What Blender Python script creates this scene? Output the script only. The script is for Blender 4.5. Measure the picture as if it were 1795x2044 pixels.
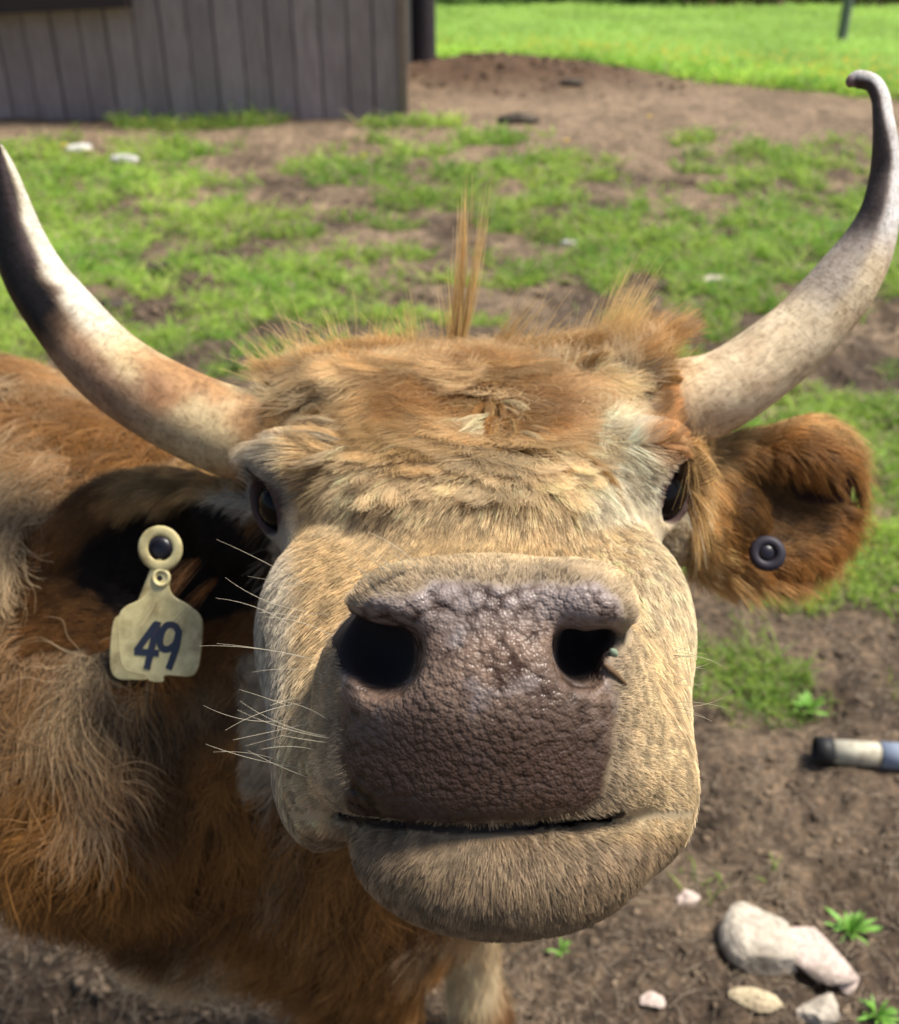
import bpy, math, random
import numpy as np
from mathutils import Vector, Matrix
rad = math.radians
for o in list(bpy.data.objects): bpy.data.objects.remove(o)
SC = bpy.context.scene
COL = SC.collection

# ------------------------------------------------------------------ camera
PITCH = rad(30.0); HF = math.tan(rad(23.0)); CAMZ = 1.5
cam_d = bpy.data.cameras.new('camera'); cam = bpy.data.objects.new('camera', cam_d); COL.objects.link(cam)
cam.location = (0, 0, CAMZ); cam.rotation_euler = (rad(90) - PITCH, 0, 0)
cam_d.sensor_fit = 'HORIZONTAL'; cam_d.sensor_width = 36; cam_d.lens = 18 / HF
cam_d.clip_start = 0.02; cam_d.clip_end = 500
cam_d.dof.use_dof = True; cam_d.dof.focus_distance = 0.56; cam_d.dof.aperture_fstop = 10.0
SC.camera = cam

# ------------------------------------------------------------------ sky and sun
SUN_EL, SUN_AZ = rad(62), rad(84)          # azimuth from +Y towards +X
w = bpy.data.worlds.new('World'); SC.world = w; w.use_nodes = True
nt = w.node_tree; nt.nodes.clear()
sky = nt.nodes.new('ShaderNodeTexSky'); sky.sky_type = 'NISHITA'; sky.sun_disc = False
sky.sun_elevation = SUN_EL; sky.sun_rotation = SUN_AZ; sky.dust_density = 2.0
bg = nt.nodes.new('ShaderNodeBackground'); bg.inputs[1].default_value = 0.082
wo = nt.nodes.new('ShaderNodeOutputWorld')
nt.links.new(sky.outputs[0], bg.inputs[0]); nt.links.new(bg.outputs[0], wo.inputs[0])
sd = bpy.data.lights.new('sun', 'SUN'); sd.energy = 4.5; sd.angle = rad(16.0); sd.color = (1, .95, .86)
sun = bpy.data.objects.new('sun', sd); COL.objects.link(sun)
sdir = Vector((math.sin(SUN_AZ) * math.cos(SUN_EL), math.cos(SUN_AZ) * math.cos(SUN_EL), math.sin(SUN_EL)))
sun.rotation_euler = sdir.to_track_quat('Z', 'Y').to_euler()
SC.view_settings.view_transform = 'Standard'; SC.view_settings.look = 'None'
SC.view_settings.exposure = 0.72; SC.view_settings.gamma = 1.0; SC.view_settings.use_curve_mapping = False
SC.cycles.use_denoising = True
SC.cycles.max_bounces = 8; SC.cycles.transparent_max_bounces = 8

# ------------------------------------------------------------------ helpers
S = HF / 897.5
def P(px, py, d):      # design drawing coordinates (1795 x 2044) and a real distance -> camera-aligned metres
    return np.array([(px - 897.5) * S * d, -(py - 1022) * S * d, -d])
cp, sp = math.cos(PITCH), math.sin(PITCH)
RW = np.array([[1, 0, 0], [0, sp, cp], [0, -cp, sp]])   # rows: head-frame axes -> world (x, y, z): world = q @ RW
def W(q):               # camera-aligned metres -> world
    q = np.asarray(q, float)
    x, y, z = q[..., 0], q[..., 1], q[..., 2]
    return np.stack([x, y * sp - z * cp, CAMZ + y * cp + z * sp], -1)
def C(x, y, z):         # world -> camera-aligned metres
    return np.array([x, y * sp + (z - CAMZ) * cp, -(y * cp - (z - CAMZ) * sp)])
def PX(q):              # drawing coordinates of points
    d = -q[:, 2]
    return 897.5 + q[:, 0] / (S * d), 1022 - q[:, 1] / (S * d), d
def ground_at(px, py):
    a = math.atan((py - 1022) * S) + PITCH
    Y = CAMZ / math.tan(a); d = Y * cp + CAMZ * sp
    return np.array([(px - 897.5) * S * d, Y])

def hash3(i, j, k, seed):
    h = (i * 374761393 + j * 668265263 + k * 2147483647 + seed * 974634777) & 0xffffffff
    h = ((h ^ (h >> 13)) * 1274126177) & 0xffffffff
    h = ((h ^ (h >> 16)) * 2246822519) & 0xffffffff
    return ((h ^ (h >> 15)) & 0xffffff) / float(0xffffff)
def vnoise(p, scale, seed=0, octaves=1):
    p = np.asarray(p, float); out = 0; amp = 1; tot = 0
    for o in range(octaves):
        q = p * scale * (2 ** o) + 17.3 * o + 1000
        i = np.floor(q).astype(np.int64); f = q - i; f = f * f * (3 - 2 * f)
        v = 0
        for a in (0, 1):
            wa = f[:, 0] if a else 1 - f[:, 0]
            for b in (0, 1):
                wb = f[:, 1] if b else 1 - f[:, 1]
                for c in (0, 1):
                    wc = f[:, 2] if c else 1 - f[:, 2]
                    v = v + wa * wb * wc * hash3(i[:, 0] + a, i[:, 1] + b, i[:, 2] + c, seed + o)
        out = out + amp * v; tot += amp; amp *= .5
    return out / tot
def sstep(a, b, x):
    t = np.clip((np.asarray(x) - a) / (b - a), 0, 1); return t * t * (3 - 2 * t)
def nrm(v): return v / np.maximum(np.linalg.norm(v, axis=-1, keepdims=True), 1e-9)
def mix(a, b, t):
    t = np.asarray(t)[..., None]; return np.asarray(a) * (1 - t) + np.asarray(b) * t

def link(o, parent=None):
    COL.objects.link(o)
    if parent is not None: o.parent = parent
    return o
def tag(o, label=None, cat=None, group=None, kind=None):
    if label: o['label'] = label
    if cat: o['category'] = cat
    if group: o['group'] = group
    if kind: o['kind'] = kind
    return o
def mesh_obj(name, V, F, mat, parent=None, smooth=True, col=None, extra=None):
    me = bpy.data.meshes.new(name)
    V = np.asarray(V, np.float32)
    if isinstance(F, np.ndarray):
        n = len(F); k = F.shape[1]
        me.vertices.add(len(V)); me.vertices.foreach_set('co', V.ravel())
        me.loops.add(n * k); me.loops.foreach_set('vertex_index', F.ravel().astype(np.int32))
        me.polygons.add(n); me.polygons.foreach_set('loop_start', np.arange(0, n * k, k, dtype=np.int32))
        me.update(calc_edges=True)
    else:
        me.from_pydata([tuple(map(float, v)) for v in V], [], F); me.update()
    if smooth: me.polygons.foreach_set('use_smooth', [True] * len(me.polygons))
    for nm, arr in (([('col', col)] if col is not None else []) + list((extra or {}).items())):
        arr = np.asarray(arr, np.float32)
        if arr.ndim == 2:
            a = me.attributes.new(nm, 'FLOAT_COLOR', 'POINT')
            a.data.foreach_set('color', np.concatenate([arr, np.ones((len(arr), 1), np.float32)], 1).ravel())
        else:
            a = me.attributes.new(nm, 'FLOAT', 'POINT'); a.data.foreach_set('value', arr)
    if mat: me.materials.append(mat)
    return link(bpy.data.objects.new(name, me), parent)
def empty(name, loc=(0, 0, 0)):
    o = bpy.data.objects.new(name, None); o.location = loc; COL.objects.link(o)
    o.empty_display_size = .05
    bpy.context.view_layer.update()
    return o
def curves_obj(name, PTS, RAD, COLR, mat, parent=None):
    # PTS n,k,3   RAD n,k   COLR n,3
    n, k, _ = PTS.shape
    hc = bpy.data.hair_curves.new(name); hc.add_curves([k] * n)
    hc.attributes['position'].data.foreach_set('vector', PTS.astype(np.float32).ravel())
    ra = hc.attributes.get('radius') or hc.attributes.new('radius', 'FLOAT', 'POINT')
    ra.data.foreach_set('value', RAD.astype(np.float32).ravel())
    ca = hc.attributes.new('col', 'FLOAT_COLOR', 'CURVE')
    ca.data.foreach_set('color', np.concatenate([COLR, np.ones((n, 1))], 1).astype(np.float32).ravel())
    hc.materials.append(mat)
    return link(bpy.data.objects.new(name, hc), parent)

# ------------------------------------------------------------------ node material helper
class NM:
    def __init__(s, name):
        s.m = bpy.data.materials.new(name); s.m.use_nodes = True; s.t = s.m.node_tree
        s.t.nodes.clear()
        s.out = s.t.nodes.new('ShaderNodeOutputMaterial')
    def n(s, typ, **kw):
        nd = s.t.nodes.new('ShaderNode' + typ)
        for k, v in kw.items():
            if k.startswith('i_'):
                key = k[2:]; key = int(key) if key.isdigit() else key.replace('_', ' ')
                inp = nd.inputs[key]
                if isinstance(v, bpy.types.NodeSocket): s.t.links.new(v, inp)
                else: inp.default_value = v
            else: setattr(nd, k, v)
        return nd
    def ramp(s, fac, stops, interp='LINEAR'):
        r = s.t.nodes.new('ShaderNodeValToRGB'); r.color_ramp.interpolation = interp
        e = r.color_ramp.elements
        while len(e) < len(stops): e.new(.5)
        for el, (p, c) in zip(e, stops):
            el.position = p; el.color = (*c, 1) if len(c) == 3 else c
        s.t.links.new(fac, r.inputs[0]); return r.outputs[0]
    def mixc(s, fac, a, b, mode='MIX'):
        m = s.t.nodes.new('ShaderNodeMix'); m.data_type = 'RGBA'; m.blend_type = mode
        for inp, v in ((m.inputs[0], fac), (m.inputs[6], a), (m.inputs[7], b)):
            if isinstance(v, bpy.types.NodeSocket): s.t.links.new(v, inp)
            else: inp.default_value = v if not isinstance(v, tuple) or len(v) == 4 else (*v, 1)
        return m.outputs[2]
    def noise(s, scale, detail=4, rough=.6, vec=None, dist=0):
        nd = s.n('TexNoise'); nd.inputs['Scale'].default_value = scale; nd.inputs['Detail'].default_value = detail
        nd.inputs['Roughness'].default_value = rough; nd.inputs['Distortion'].default_value = dist
        s.t.links.new(vec if vec is not None else s.obj(), nd.inputs['Vector']); return nd.outputs['Fac']
    def obj(s):
        if not hasattr(s, '_o'): s._o = s.n('TexCoord').outputs['Object']
        return s._o
    def bump(s, h, strength, dist, normal=None):
        b = s.n('Bump'); b.inputs['Strength'].default_value = strength; b.inputs['Distance'].default_value = dist
        s.t.links.new(h, b.inputs['Height'])
        if normal is not None: s.t.links.new(normal, b.inputs['Normal'])
        return b.outputs[0]
    def bsdf(s, base, rough=.8, normal=None, spec=.4, **kw):
        b = s.n('BsdfPrincipled')
        for inp, v in ((b.inputs['Base Color'], base), (b.inputs['Roughness'], rough), (b.inputs['Specular IOR Level'], spec)):
            if isinstance(v, bpy.types.NodeSocket): s.t.links.new(v, inp)
            else: inp.default_value = (*v, 1) if isinstance(v, tuple) and len(v) == 3 else v
        if normal is not None: s.t.links.new(normal, b.inputs['Normal'])
        for k, v in kw.items(): b.inputs[k.replace('_', ' ')].default_value = v
        s.t.links.new(b.outputs[0], s.out.inputs[0]); return s.m
    def attr(s, name, out='Color'): return s.n('Attribute', attribute_name=name).outputs[out]

# ================================================================== THE COW : implicit body, camera-aligned metres
prims = []
def rot_xyz(ax, ay, az):
    return np.array(Matrix.Rotation(rad(az), 3, 'Z') @ Matrix.Rotation(rad(ay), 3, 'Y') @ Matrix.Rotation(rad(ax), 3, 'X'))
def E(c, r, rot=(0, 0, 0), k=.02, op='+', R=None):
    prims.append(('E', np.array(c), np.array(r, float), rot_xyz(*rot) if R is None else R, k, op))
def RC(a, b, r1, r2, k=.02, op='+'):
    prims.append(('R', np.array(a), np.array(b), r1, r2, k, op))
def RM(r, py_d):  # not used
    return r

# trunk, neck, legs (given in world metres)
RC(C(-.26, .90, .80), C(-.60, 1.06, .81), .185, .215, .10)
RC(C(-.60, 1.06, .81), C(-1.50, 1.52, .82), .22, .235, .12)
RC(C(-.04, .90, .78), C(-.24, .92, .76), .15, .19, .08)              # brisket and shoulder point
RC(C(-.07, .87, .60), C(-.26, .86, .58), .14, .14, .08)
E(C(-.34, .83, .74), (.16, .13, .20), (0, 0, 0), .10)                # near shoulder
RC(C(-.02, .88, .96), C(-.32, .92, .84), .13, .17, .10)              # neck
for (x, y, x2, y2) in ((-.12, .81, -.10, .80), (.0, 1.02, .02, 1.02), (-1.40, 1.34, -1.43, 1.32), (-1.52, 1.62, -1.55, 1.60)):
    RC(C(x, y, .66), C(x2, y2, .38), .095, .055, .07)
    RC(C(x2, y2, .38), C(x2 + .015, y2, .10), .052, .036, .02)
    RC(C(x2 + .015, y2, .10), C(x2 + .03, y2 - .015, .035), .040, .052, .02)
RC(C(-1.78, 1.47, .92), C(-1.86, 1.50, .42), .030, .018, .03)       # tail
# head
E(P(942, 912, .885), (.146, .070, .10), (0, 0, 0), .03)              # cranium
E(P(944, 1275, .74), (.137, .082, .185), (12, 0, 0), .035)            # face
E(P(944, 1130, .77), (.088, .044, .13), (12, 0, 0), .02)             # bridge
E(P(944, 990, .79), (.112, .052, .11), (10, 0, 0), .05)
E(P(968, 1385, .548), (.0880, .066, .083), (0, 0, 0), .013)           # muzzle
E(P(975, 1522, .535), (.090, .037, .060), (0, 0, 0), .02)            # upper lip
E(P(1000, 1690, .535), (.074, .040, .062), (0, 0, 0), .004)           # chin
RC(P(985, 1640, .58), P(944, 1500, .76), .045, .07, .02)            # lower jaw
E(P(1262, 1625, .57), (.020, .020, .035), (0, 0, 0), .03)
E(P(1272, 1535, .585), (.027, .036, .05), (0, 0, 0), .03)
E(P(655, 1545, .595), (.027, .038, .05), (0, 0, 0), .03)             # corner of the mouth
E(P(965, 1310, .505), (.064, .044, .036), (0, 0, 0), .018)           # nose pad
E(P(795, 1213, .492), (.025, .015, .020), (0, 0, 12), .010)          # rim over the nostrils
E(P(1178, 1205, .492), (.021, .016, .020), (0, 0, -16), .010)
E(P(600, 912, .785), (.036, .017, .04), (0, 0, 0), .03)              # brows
E(P(1262, 890, .785), (.038, .017, .04), (0, 0, 0), .03)
E(P(1225, 1400, .66), (.036, .05, .07), (0, 0, 0), .04)
E(P(690, 1400, .66), (.036, .05, .07), (0, 0, 0), .04)
E(P(1250, 1210, .73), (.036, .048, .08), (0, 0, 0), .035)             # cheek bones
E(P(645, 1220, .73), (.036, .048, .08), (0, 0, 0), .035)
# horn roots
E(P(690, 850, .885), (.065, .042, .05), (0, 0, 12), .04)
E(P(1195, 835, .885), (.065, .042, .05), (0, 0, -8), .04)
E(P(592, 858, .885), (.034, .038, .040), (0, 0, 0), .025)
E(P(1290, 815, .885), (.034, .038, .040), (0, 0, 0), .025)
# ears : a cupped leaf each
E(P(345, 1085, .935), (.104, .062, .024), (10, -6, -4), .012)
E(P(365, 1115, .912), (.086, .050, .024), (10, -6, -4), .006, '-')
E(P(1522, 1010, .925), (.082, .062, .024), (-6, 8, 8), .012)
E(P(1612, 930, .925), (.040, .036, .022), (-6, 8, 20), .02)
E(P(1540, 1010, .903), (.066, .042, .020), (-6, 8, 8), .006, '-')
E(P(1640, 975, .893), (.031, .019, .034), (0, 0, 4), .005, '-')
RC(P(470, 1050, .93), P(590, 1030, .92), .030, .045, .02)
RC(P(1430, 1030, .92), P(1300, 1020, .90), .036, .05, .02)
# nostrils
E(P(756, 1308, .470), (.0195, .0225, .040), (0, 0, -8), .006, '-')
E(P(716, 1280, .480), (.0140, .0175, .030), (0, 0, -20), .006, '-')
E(P(1162, 1305, .470), (.0125, .0185, .040), (0, 0, 14), .005, '-')
E(P(1203, 1268, .476), (.0125, .0100, .030), (0, 0, 34), .005, '-')
E(P(1176, 1203, .488), (.0150, .0110, .016), (0, 0, -20), .013)
E(P(800, 1200, .490), (.0175, .0085, .015), (0, 0, 14), .013)
E(P(988, 1178, .500), (.056, .013, .022), (0, 0, 0), .016)
# mouth
mpts = [(672, 1625, .53), (715, 1638, .508), (800, 1648, .482), (920, 1655, .474), (1030, 1652, .475), (1130, 1643, .485), (1200, 1632, .50), (1248, 1622, .52)]
for a, b in zip(mpts[:-1], mpts[1:]):
    for dz_ in (0, .008, .017): RC(P(a[0], a[1], a[2] + dz_), P(b[0], b[1], b[2] + dz_), .0028, .0028, .003, '-')
# eyes : lids round each ball, opened by an almond slit that looks sideways
EYES = [(P(572, 1006, .785), .0215, (-.66, -.04, .74), 16), (P(1308, 985, .785), .0225, (.66, .0, .74), -26)]
for (c_, r_, dr, tl) in EYES:
    dr = np.array(dr) / np.linalg.norm(dr)
    E(c_, (r_ * 1.17,) * 3, (0, 0, 0), .04)
    xa = np.cross([0, 1, 0], dr); xa /= np.linalg.norm(xa); ya = np.cross(dr, xa); a_ = rad(tl)
    u_ = xa * math.cos(a_) + ya * math.sin(a_); v_ = -xa * math.sin(a_) + ya * math.cos(a_)
    E(c_ + dr * r_ * 1.0, (r_ * (.72 if c_[0] > 0 else .58), r_ * 1.08, r_ * 1.15), k=.003, op='-', R=np.stack([u_, v_, dr], 1))

def axis(segs):
    out = [segs[0][0]]
    for a, b, s in segs:
        n = max(1, int(round((b - a) / s))); out += list(np.linspace(a, b, n + 1)[1:])
    return np.array(out, np.float32)
gx = axis([(-2.1, -1.0, .022), (-1.0, -.40, .014), (-.40, -.14, .005), (-.14, .16, .0024), (.16, .40, .005), (.40, .46, .008)])
gy = axis([(-1.15, -.75, .016), (-.75, -.30, .014), (-.30, -.215, .006), (-.215, .0, .0024), (.0, .14, .004), (.14, .42, .014)])
gz = axis([(-2.5, -1.5, .022), (-1.5, -1.02, .014), (-1.02, -.63, .005), (-.63, -.445, .0024)])
def build_field():
    Fd = np.full((len(gx), len(gy), len(gz)), .5, np.float32)
    for pr in prims:
        if pr[0] == 'E': _, c, r, R, k, op = pr; rb = np.sqrt(((R * r) ** 2).sum(1)); lo, hi = c - rb, c + rb
        else: _, a, b, r1, r2, k, op = pr; lo = np.minimum(a - r1, b - r2); hi = np.maximum(a + r1, b + r2)
        m = k + .03
        sl = [slice(max(0, np.searchsorted(g, l - m) - 1), np.searchsorted(g, h + m) + 1) for g, l, h in zip((gx, gy, gz), lo, hi)]
        X, Y, Z = (gx[sl[0]][:, None, None], gy[sl[1]][None, :, None], gz[sl[2]][None, None, :])
        if pr[0] == 'E':
            q = [X - c[0], Y - c[1], Z - c[2]]
            l = [R[0, i] * q[0] + R[1, i] * q[1] + R[2, i] * q[2] for i in range(3)]
            k0 = np.sqrt((l[0] / r[0]) ** 2 + (l[1] / r[1]) ** 2 + (l[2] / r[2]) ** 2)
            k1 = np.sqrt((l[0] / r[0] ** 2) ** 2 + (l[1] / r[1] ** 2) ** 2 + (l[2] / r[2] ** 2) ** 2) + 1e-6
            d = k0 * (k0 - 1) / k1
        else:
            ba = b - a; L2 = (ba ** 2).sum()
            t = np.clip(((X - a[0]) * ba[0] + (Y - a[1]) * ba[1] + (Z - a[2]) * ba[2]) / L2, 0, 1)
            d = np.sqrt((X - a[0] - t * ba[0]) ** 2 + (Y - a[1] - t * ba[1]) ** 2 + (Z - a[2] - t * ba[2]) ** 2) - (r1 + (r2 - r1) * t)
        f = Fd[sl[0], sl[1], sl[2]]
        if op == '+':
            h = np.clip(.5 + .5 * (f - d) / k, 0, 1); Fd[sl[0], sl[1], sl[2]] = f * (1 - h) + d * h - k * h * (1 - h)
        else:
            h = np.clip(.5 - .5 * (f + d) / k, 0, 1); Fd[sl[0], sl[1], sl[2]] = f * (1 - h) + (-d) * h + k * h * (1 - h)
    return Fd
def surface_nets(Fd):
    G = (gx, gy, gz); sg = Fd < 0
    nx, ny, nz = Fd.shape
    c = [sg[i:nx - 1 + i, j:ny - 1 + j, k:nz - 1 + k] for i in (0, 1) for j in (0, 1) for k in (0, 1)]
    s = sum(x.astype(np.uint8) for x in c)
    act = (s > 0) & (s < 8); idx = np.argwhere(act)
    vid = np.full(act.shape, -1, np.int64); vid[act] = np.arange(len(idx))
    acc = np.zeros((len(idx), 3)); cnt = np.zeros(len(idx))
    ii, jj, kk = idx.T
    for ax in range(3):
        for u in (0, 1):
            for v in (0, 1):
                off = [0, 0, 0]; o2 = [a for a in range(3) if a != ax]
                off[o2[0]] = u; off[o2[1]] = v
                a = (ii + off[0], jj + off[1], kk + off[2]); off2 = list(off); off2[ax] += 1
                b = (ii + off2[0], jj + off2[1], kk + off2[2])
                fa, fb = Fd[a], Fd[b]; m = (fa < 0) != (fb < 0)
                t = np.where(m, fa / np.where(m, fa - fb, 1), 0)
                p = np.stack([G[q][a[q]] for q in range(3)], 1); p2 = G[ax][b[ax]]
                p[:, ax] = p[:, ax] + t * (p2 - p[:, ax])
                acc += p * m[:, None]; cnt += m
    V = acc / cnt[:, None]
    Fs = []
    for ax in range(3):
        o = [a for a in range(3) if a != ax]
        A = sg; sl0 = [slice(None)] * 3; sl1 = [slice(None)] * 3
        sl0[ax] = slice(0, -1); sl1[ax] = slice(1, None)
        df = A[tuple(sl0)] != A[tuple(sl1)]
        e = np.argwhere(df)
        e = e[(e[:, o[0]] > 0) & (e[:, o[1]] > 0) & (e[:, o[0]] < Fd.shape[o[0]] - 1) & (e[:, o[1]] < Fd.shape[o[1]] - 1)]
        def q(du, dv):
            t = e.copy(); t[:, o[0]] -= du; t[:, o[1]] -= dv; return vid[t[:, 0], t[:, 1], t[:, 2]]
        quad = np.stack([q(0, 0), q(1, 0), q(1, 1), q(0, 1)], 1)
        ins = sg[e[:, 0], e[:, 1], e[:, 2]]
        flip = ins if ax != 1 else ~ins
        quad[flip] = quad[flip][:, ::-1]
        Fs.append(quad)
    return V, np.concatenate(Fs)
FLD = build_field(); BV, BF = surface_nets(FLD); del FLD
def face_normals(V, F):
    return np.cross(V[F[:, 2]] - V[F[:, 0]], V[F[:, 3]] - V[F[:, 1]])
def smooth_mesh(V, F, it=2, lam=.5):
    for _ in range(it):
        s = np.zeros_like(V); n = np.zeros(len(V))
        for a, b in ((0, 1), (1, 2), (2, 3), (3, 0)):
            for u, v in ((a, b), (b, a)):
                for ax in range(3): s[:, ax] += np.bincount(F[:, u], V[F[:, v], ax], len(V))
                n += np.bincount(F[:, u], minlength=len(V))
        V = V + lam * (s / np.maximum(n, 1)[:, None] - V)
    return V
BV = smooth_mesh(BV, BF, 3)
# make sure the normals look outwards
fn = face_normals(BV, BF)
ctr = BV[BF].mean(1)
if (fn * (ctr - BV.mean(0))).sum() < 0: BF = BF[:, ::-1].copy(); fn = -fn
VN = np.zeros_like(BV)
for k_ in range(4):
    for ax in range(3): VN[:, ax] += np.bincount(BF[:, k_], fn[:, ax], len(BV))
VN = nrm(VN)

# ---------------------------------------------- regions and coat colours (the animal's markings, with some light and shade painted in)
PAD = np.array([(700, 1225), (745, 1188), (850, 1166), (960, 1160), (1100, 1158), (1190, 1166), (1232, 1205), (1244, 1260), (1225, 1370), (1232, 1500), (1218, 1600),
                (1160, 1640), (1030, 1650), (800, 1650), (705, 1640), (668, 1500), (672, 1330)], float)
def poly_sd(px, py, poly):
    inside = np.zeros(len(px), bool); dm = np.full(len(px), 1e9)
    for i in range(len(poly)):
        a, b = poly[i - 1], poly[i]
        ab = b - a; t = np.clip(((px - a[0]) * ab[0] + (py - a[1]) * ab[1]) / (ab ** 2).sum(), 0, 1)
        dm = np.minimum(dm, np.hypot(px - a[0] - t * ab[0], py - a[1] - t * ab[1]))
        c = (a[1] > py) != (b[1] > py)
        xx = a[0] + (py - a[1]) / (ab[1] if ab[1] != 0 else 1e-9) * ab[0]
        inside ^= c & (px < xx)
    return np.where(inside, -dm, dm)
CREAM = np.array([.81, .62, .37]); TAN = np.array([.58, .37, .15]); ORANGE = np.array([.50, .235, .062]); BROWN = np.array([.22, .095, .028])
DARK = np.array([.045, .022, .010]); WHITE = np.array([.80, .72, .57]); PINK = np.array([.34, .20, .16]); MAUVE = np.array([.125, .084, .064])
def regions(q):
    px, py, d = PX(q)
    x, y, z = q.T
    r = {}
    pad = poly_sd(px, py, PAD)
    r['pad'] = 1 - sstep(-18, 14, pad + 46 * (vnoise(q, 45, 33, 2) - .5) + 14 * (vnoise(q, 150, 3) - .5)); r['pad'] *= (d < .535)
    r['head'] = ((d < 1.0) & (px > 480) & (px < 1400) & (y > -.26)).astype(float) * (1 - sstep(.93, 1.0, d))
    el = ((px < 545) & (px > 60) & (py > 920) & (py < 1290) & (d < .99) & (d > .86)).astype(float)
    er = ((px > 1372 + .6 * np.clip(py - 1150, 0, 200)) & (d < .99) & (py < 1300)).astype(float)
    r['ear'] = np.maximum(el, er); r['el'] = el; r['er'] = er
    r['muz'] = 1 - sstep(.555, .62, d)
    return r, px, py, d
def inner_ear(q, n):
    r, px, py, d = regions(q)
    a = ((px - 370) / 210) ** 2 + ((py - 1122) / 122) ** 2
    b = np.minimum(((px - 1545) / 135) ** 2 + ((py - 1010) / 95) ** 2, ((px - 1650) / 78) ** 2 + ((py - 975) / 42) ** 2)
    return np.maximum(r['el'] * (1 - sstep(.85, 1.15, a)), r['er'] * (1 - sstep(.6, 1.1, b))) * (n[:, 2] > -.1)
def coat(q, n):
    r, px, py, d = regions(q)
    N = len(q)
    big = vnoise(q, 5.5, 11, 3); med = vnoise(q, 14, 21, 2); fine = vnoise(q, 60, 5, 2)
    # body : rust brown with pale streaks and patches
    c = mix(BROWN * .62, ORANGE * .80, sstep(.42, .60, vnoise(q, 8, 11, 3)))
    c = mix(c, np.array([.50, .38, .24]), sstep(.60, .69, vnoise(q * np.array([1.4, .8, 1]), 9, 31, 3)) * .8)
    c = mix(c, mix(ORANGE * .85, CREAM * .95, sstep(.40, .58, vnoise(q, 9, 19, 3))), sstep(.04, .20, y_up(q)) * .75)                     # paler, mottled cream and orange back
    # head
    f = mix(CREAM, TAN, sstep(.35, .75, med) * .6)
    lk = sstep(745, 790, py) * (1 - sstep(880, 960, py)) * (np.abs(px - 940) < 330)
    f = mix(f, mix(ORANGE * np.array([1., 1.25, 1.5]), TAN, sstep(.4, .6, fine)), lk * sstep(.50, .66, vnoise(q * np.array([1, 2.2, 1]), 24, 37, 2)) * .6)
    f = mix(f, TAN * .85, sstep(1000, 1100, py) * sstep(.55, .62, d) * (1 - sstep(1100, 1220, px)) * .6)
    f = mix(f, WHITE * np.array([1.05, 1.02, .95]), sstep(1120, 1190, px) * (1 - sstep(1010, 1060, py)) * sstep(780, 830, py) * .95)
    f = mix(f, WHITE, sstep(1230, 1300, px) * sstep(1030, 1090, py) * (1 - sstep(1200, 1330, py)) * .7)
    f = mix(f, WHITE * .8, (1 - sstep(560, 620, px)) * sstep(860, 900, py) * .8)
    poll = (1 - sstep(725, 775, py + 60 * (med - .5) - 25 * sstep(1150, 1300, px)))
    f = mix(f, ORANGE * np.array([1.15, 1.45, 2.0]), poll)
    f = mix(f, ORANGE, sstep(1250, 1310, px) * (1 - sstep(900, 960, py)) * .9)   # around horn roots
    f = mix(f, ORANGE * .7, (1 - sstep(530, 590, px)) * (1 - sstep(840, 900, py)) * .9)
    swirl = np.exp(-(((px - 960) / 95) ** 2 + ((py - 815) / 40) ** 2)); f = mix(f, ORANGE * .75, np.clip(swirl * 1.1, 0, .85))
    # muzzle
    mz = mix(np.tile(CREAM * .9, (N, 1)), TAN * .8, sstep(1640, 1680, py) * .75)
    mz = mix(mz, BROWN * 1.6, sstep(1640, 1700, py) * sstep(.5, .7, fine) * .5)
    mz = mix(mz, np.array([.36, .265, .17]), sstep(1650, 1690, py) * .85)
    f = mix(f, mz, r['muz'])
    f = mix(f, DARK * 1.6, np.exp(-(((px - 545) / 48) ** 2 + ((py - 1012) / 62) ** 2) * 1.3) * (d > .68))  # dark skin and shade round the left eye, painted into the coat
    f = mix(f, np.array([.26, .19, .14]), r['muz'] * (1 - sstep(0, 60, poly_sd(px, py, PAD))) * .55)
    edge = np.clip(((px - 1570) / 170) ** 2 + ((py - 1010) / 150) ** 2, 0, 2) * r['er']
    ear = mix(np.tile(ORANGE * .9, (N, 1)), TAN * 1.3, np.clip(sstep(.5, .75, med) * .3 + sstep(.75, 1.1, edge) * .8, 0, 1))
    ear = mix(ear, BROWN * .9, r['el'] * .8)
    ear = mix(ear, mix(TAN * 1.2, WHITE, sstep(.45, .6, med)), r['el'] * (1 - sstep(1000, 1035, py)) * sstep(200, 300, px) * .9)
    ear = mix(ear, ORANGE * .35, inner_ear(q, n) * r['er']); ear = mix(ear, np.array([.05, .015, .008]), r['er'] * (1 - sstep(.7, 1.2, ((px - 1640) / 76) ** 2 + ((py - 970) / 38) ** 2))); ear = mix(ear, np.array([.02, .011, .006]), inner_ear(q, n) * r['el'])  # deep shade inside left ear and right ear's fold painted near-black
    f = mix(f, CREAM * 1.08, sstep(1150, 1230, px) * sstep(1040, 1100, py) * (1 - r['muz']) * .6)  # highlight on the lit right cheek, brightened in the coat colour
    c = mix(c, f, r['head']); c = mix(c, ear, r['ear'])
    c = mix(c, CREAM * .85, (1 - sstep(.52, .66, W(q)[:, 2])) * (q[:, 0] > -.36) * sstep(.44, .56, vnoise(q, 8, 78, 2)) * .8)
    legs = (1 - sstep(.42, .52, W(q)[:, 2])); c = mix(c, CREAM, legs * sstep(.42, .5, vnoise(q, 6, 77, 2)))
    return np.clip(c * (0.82 + .36 * fine[:, None]), 0, .9)
def y_up(q): return W(q)[:, 2] - .80
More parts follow.
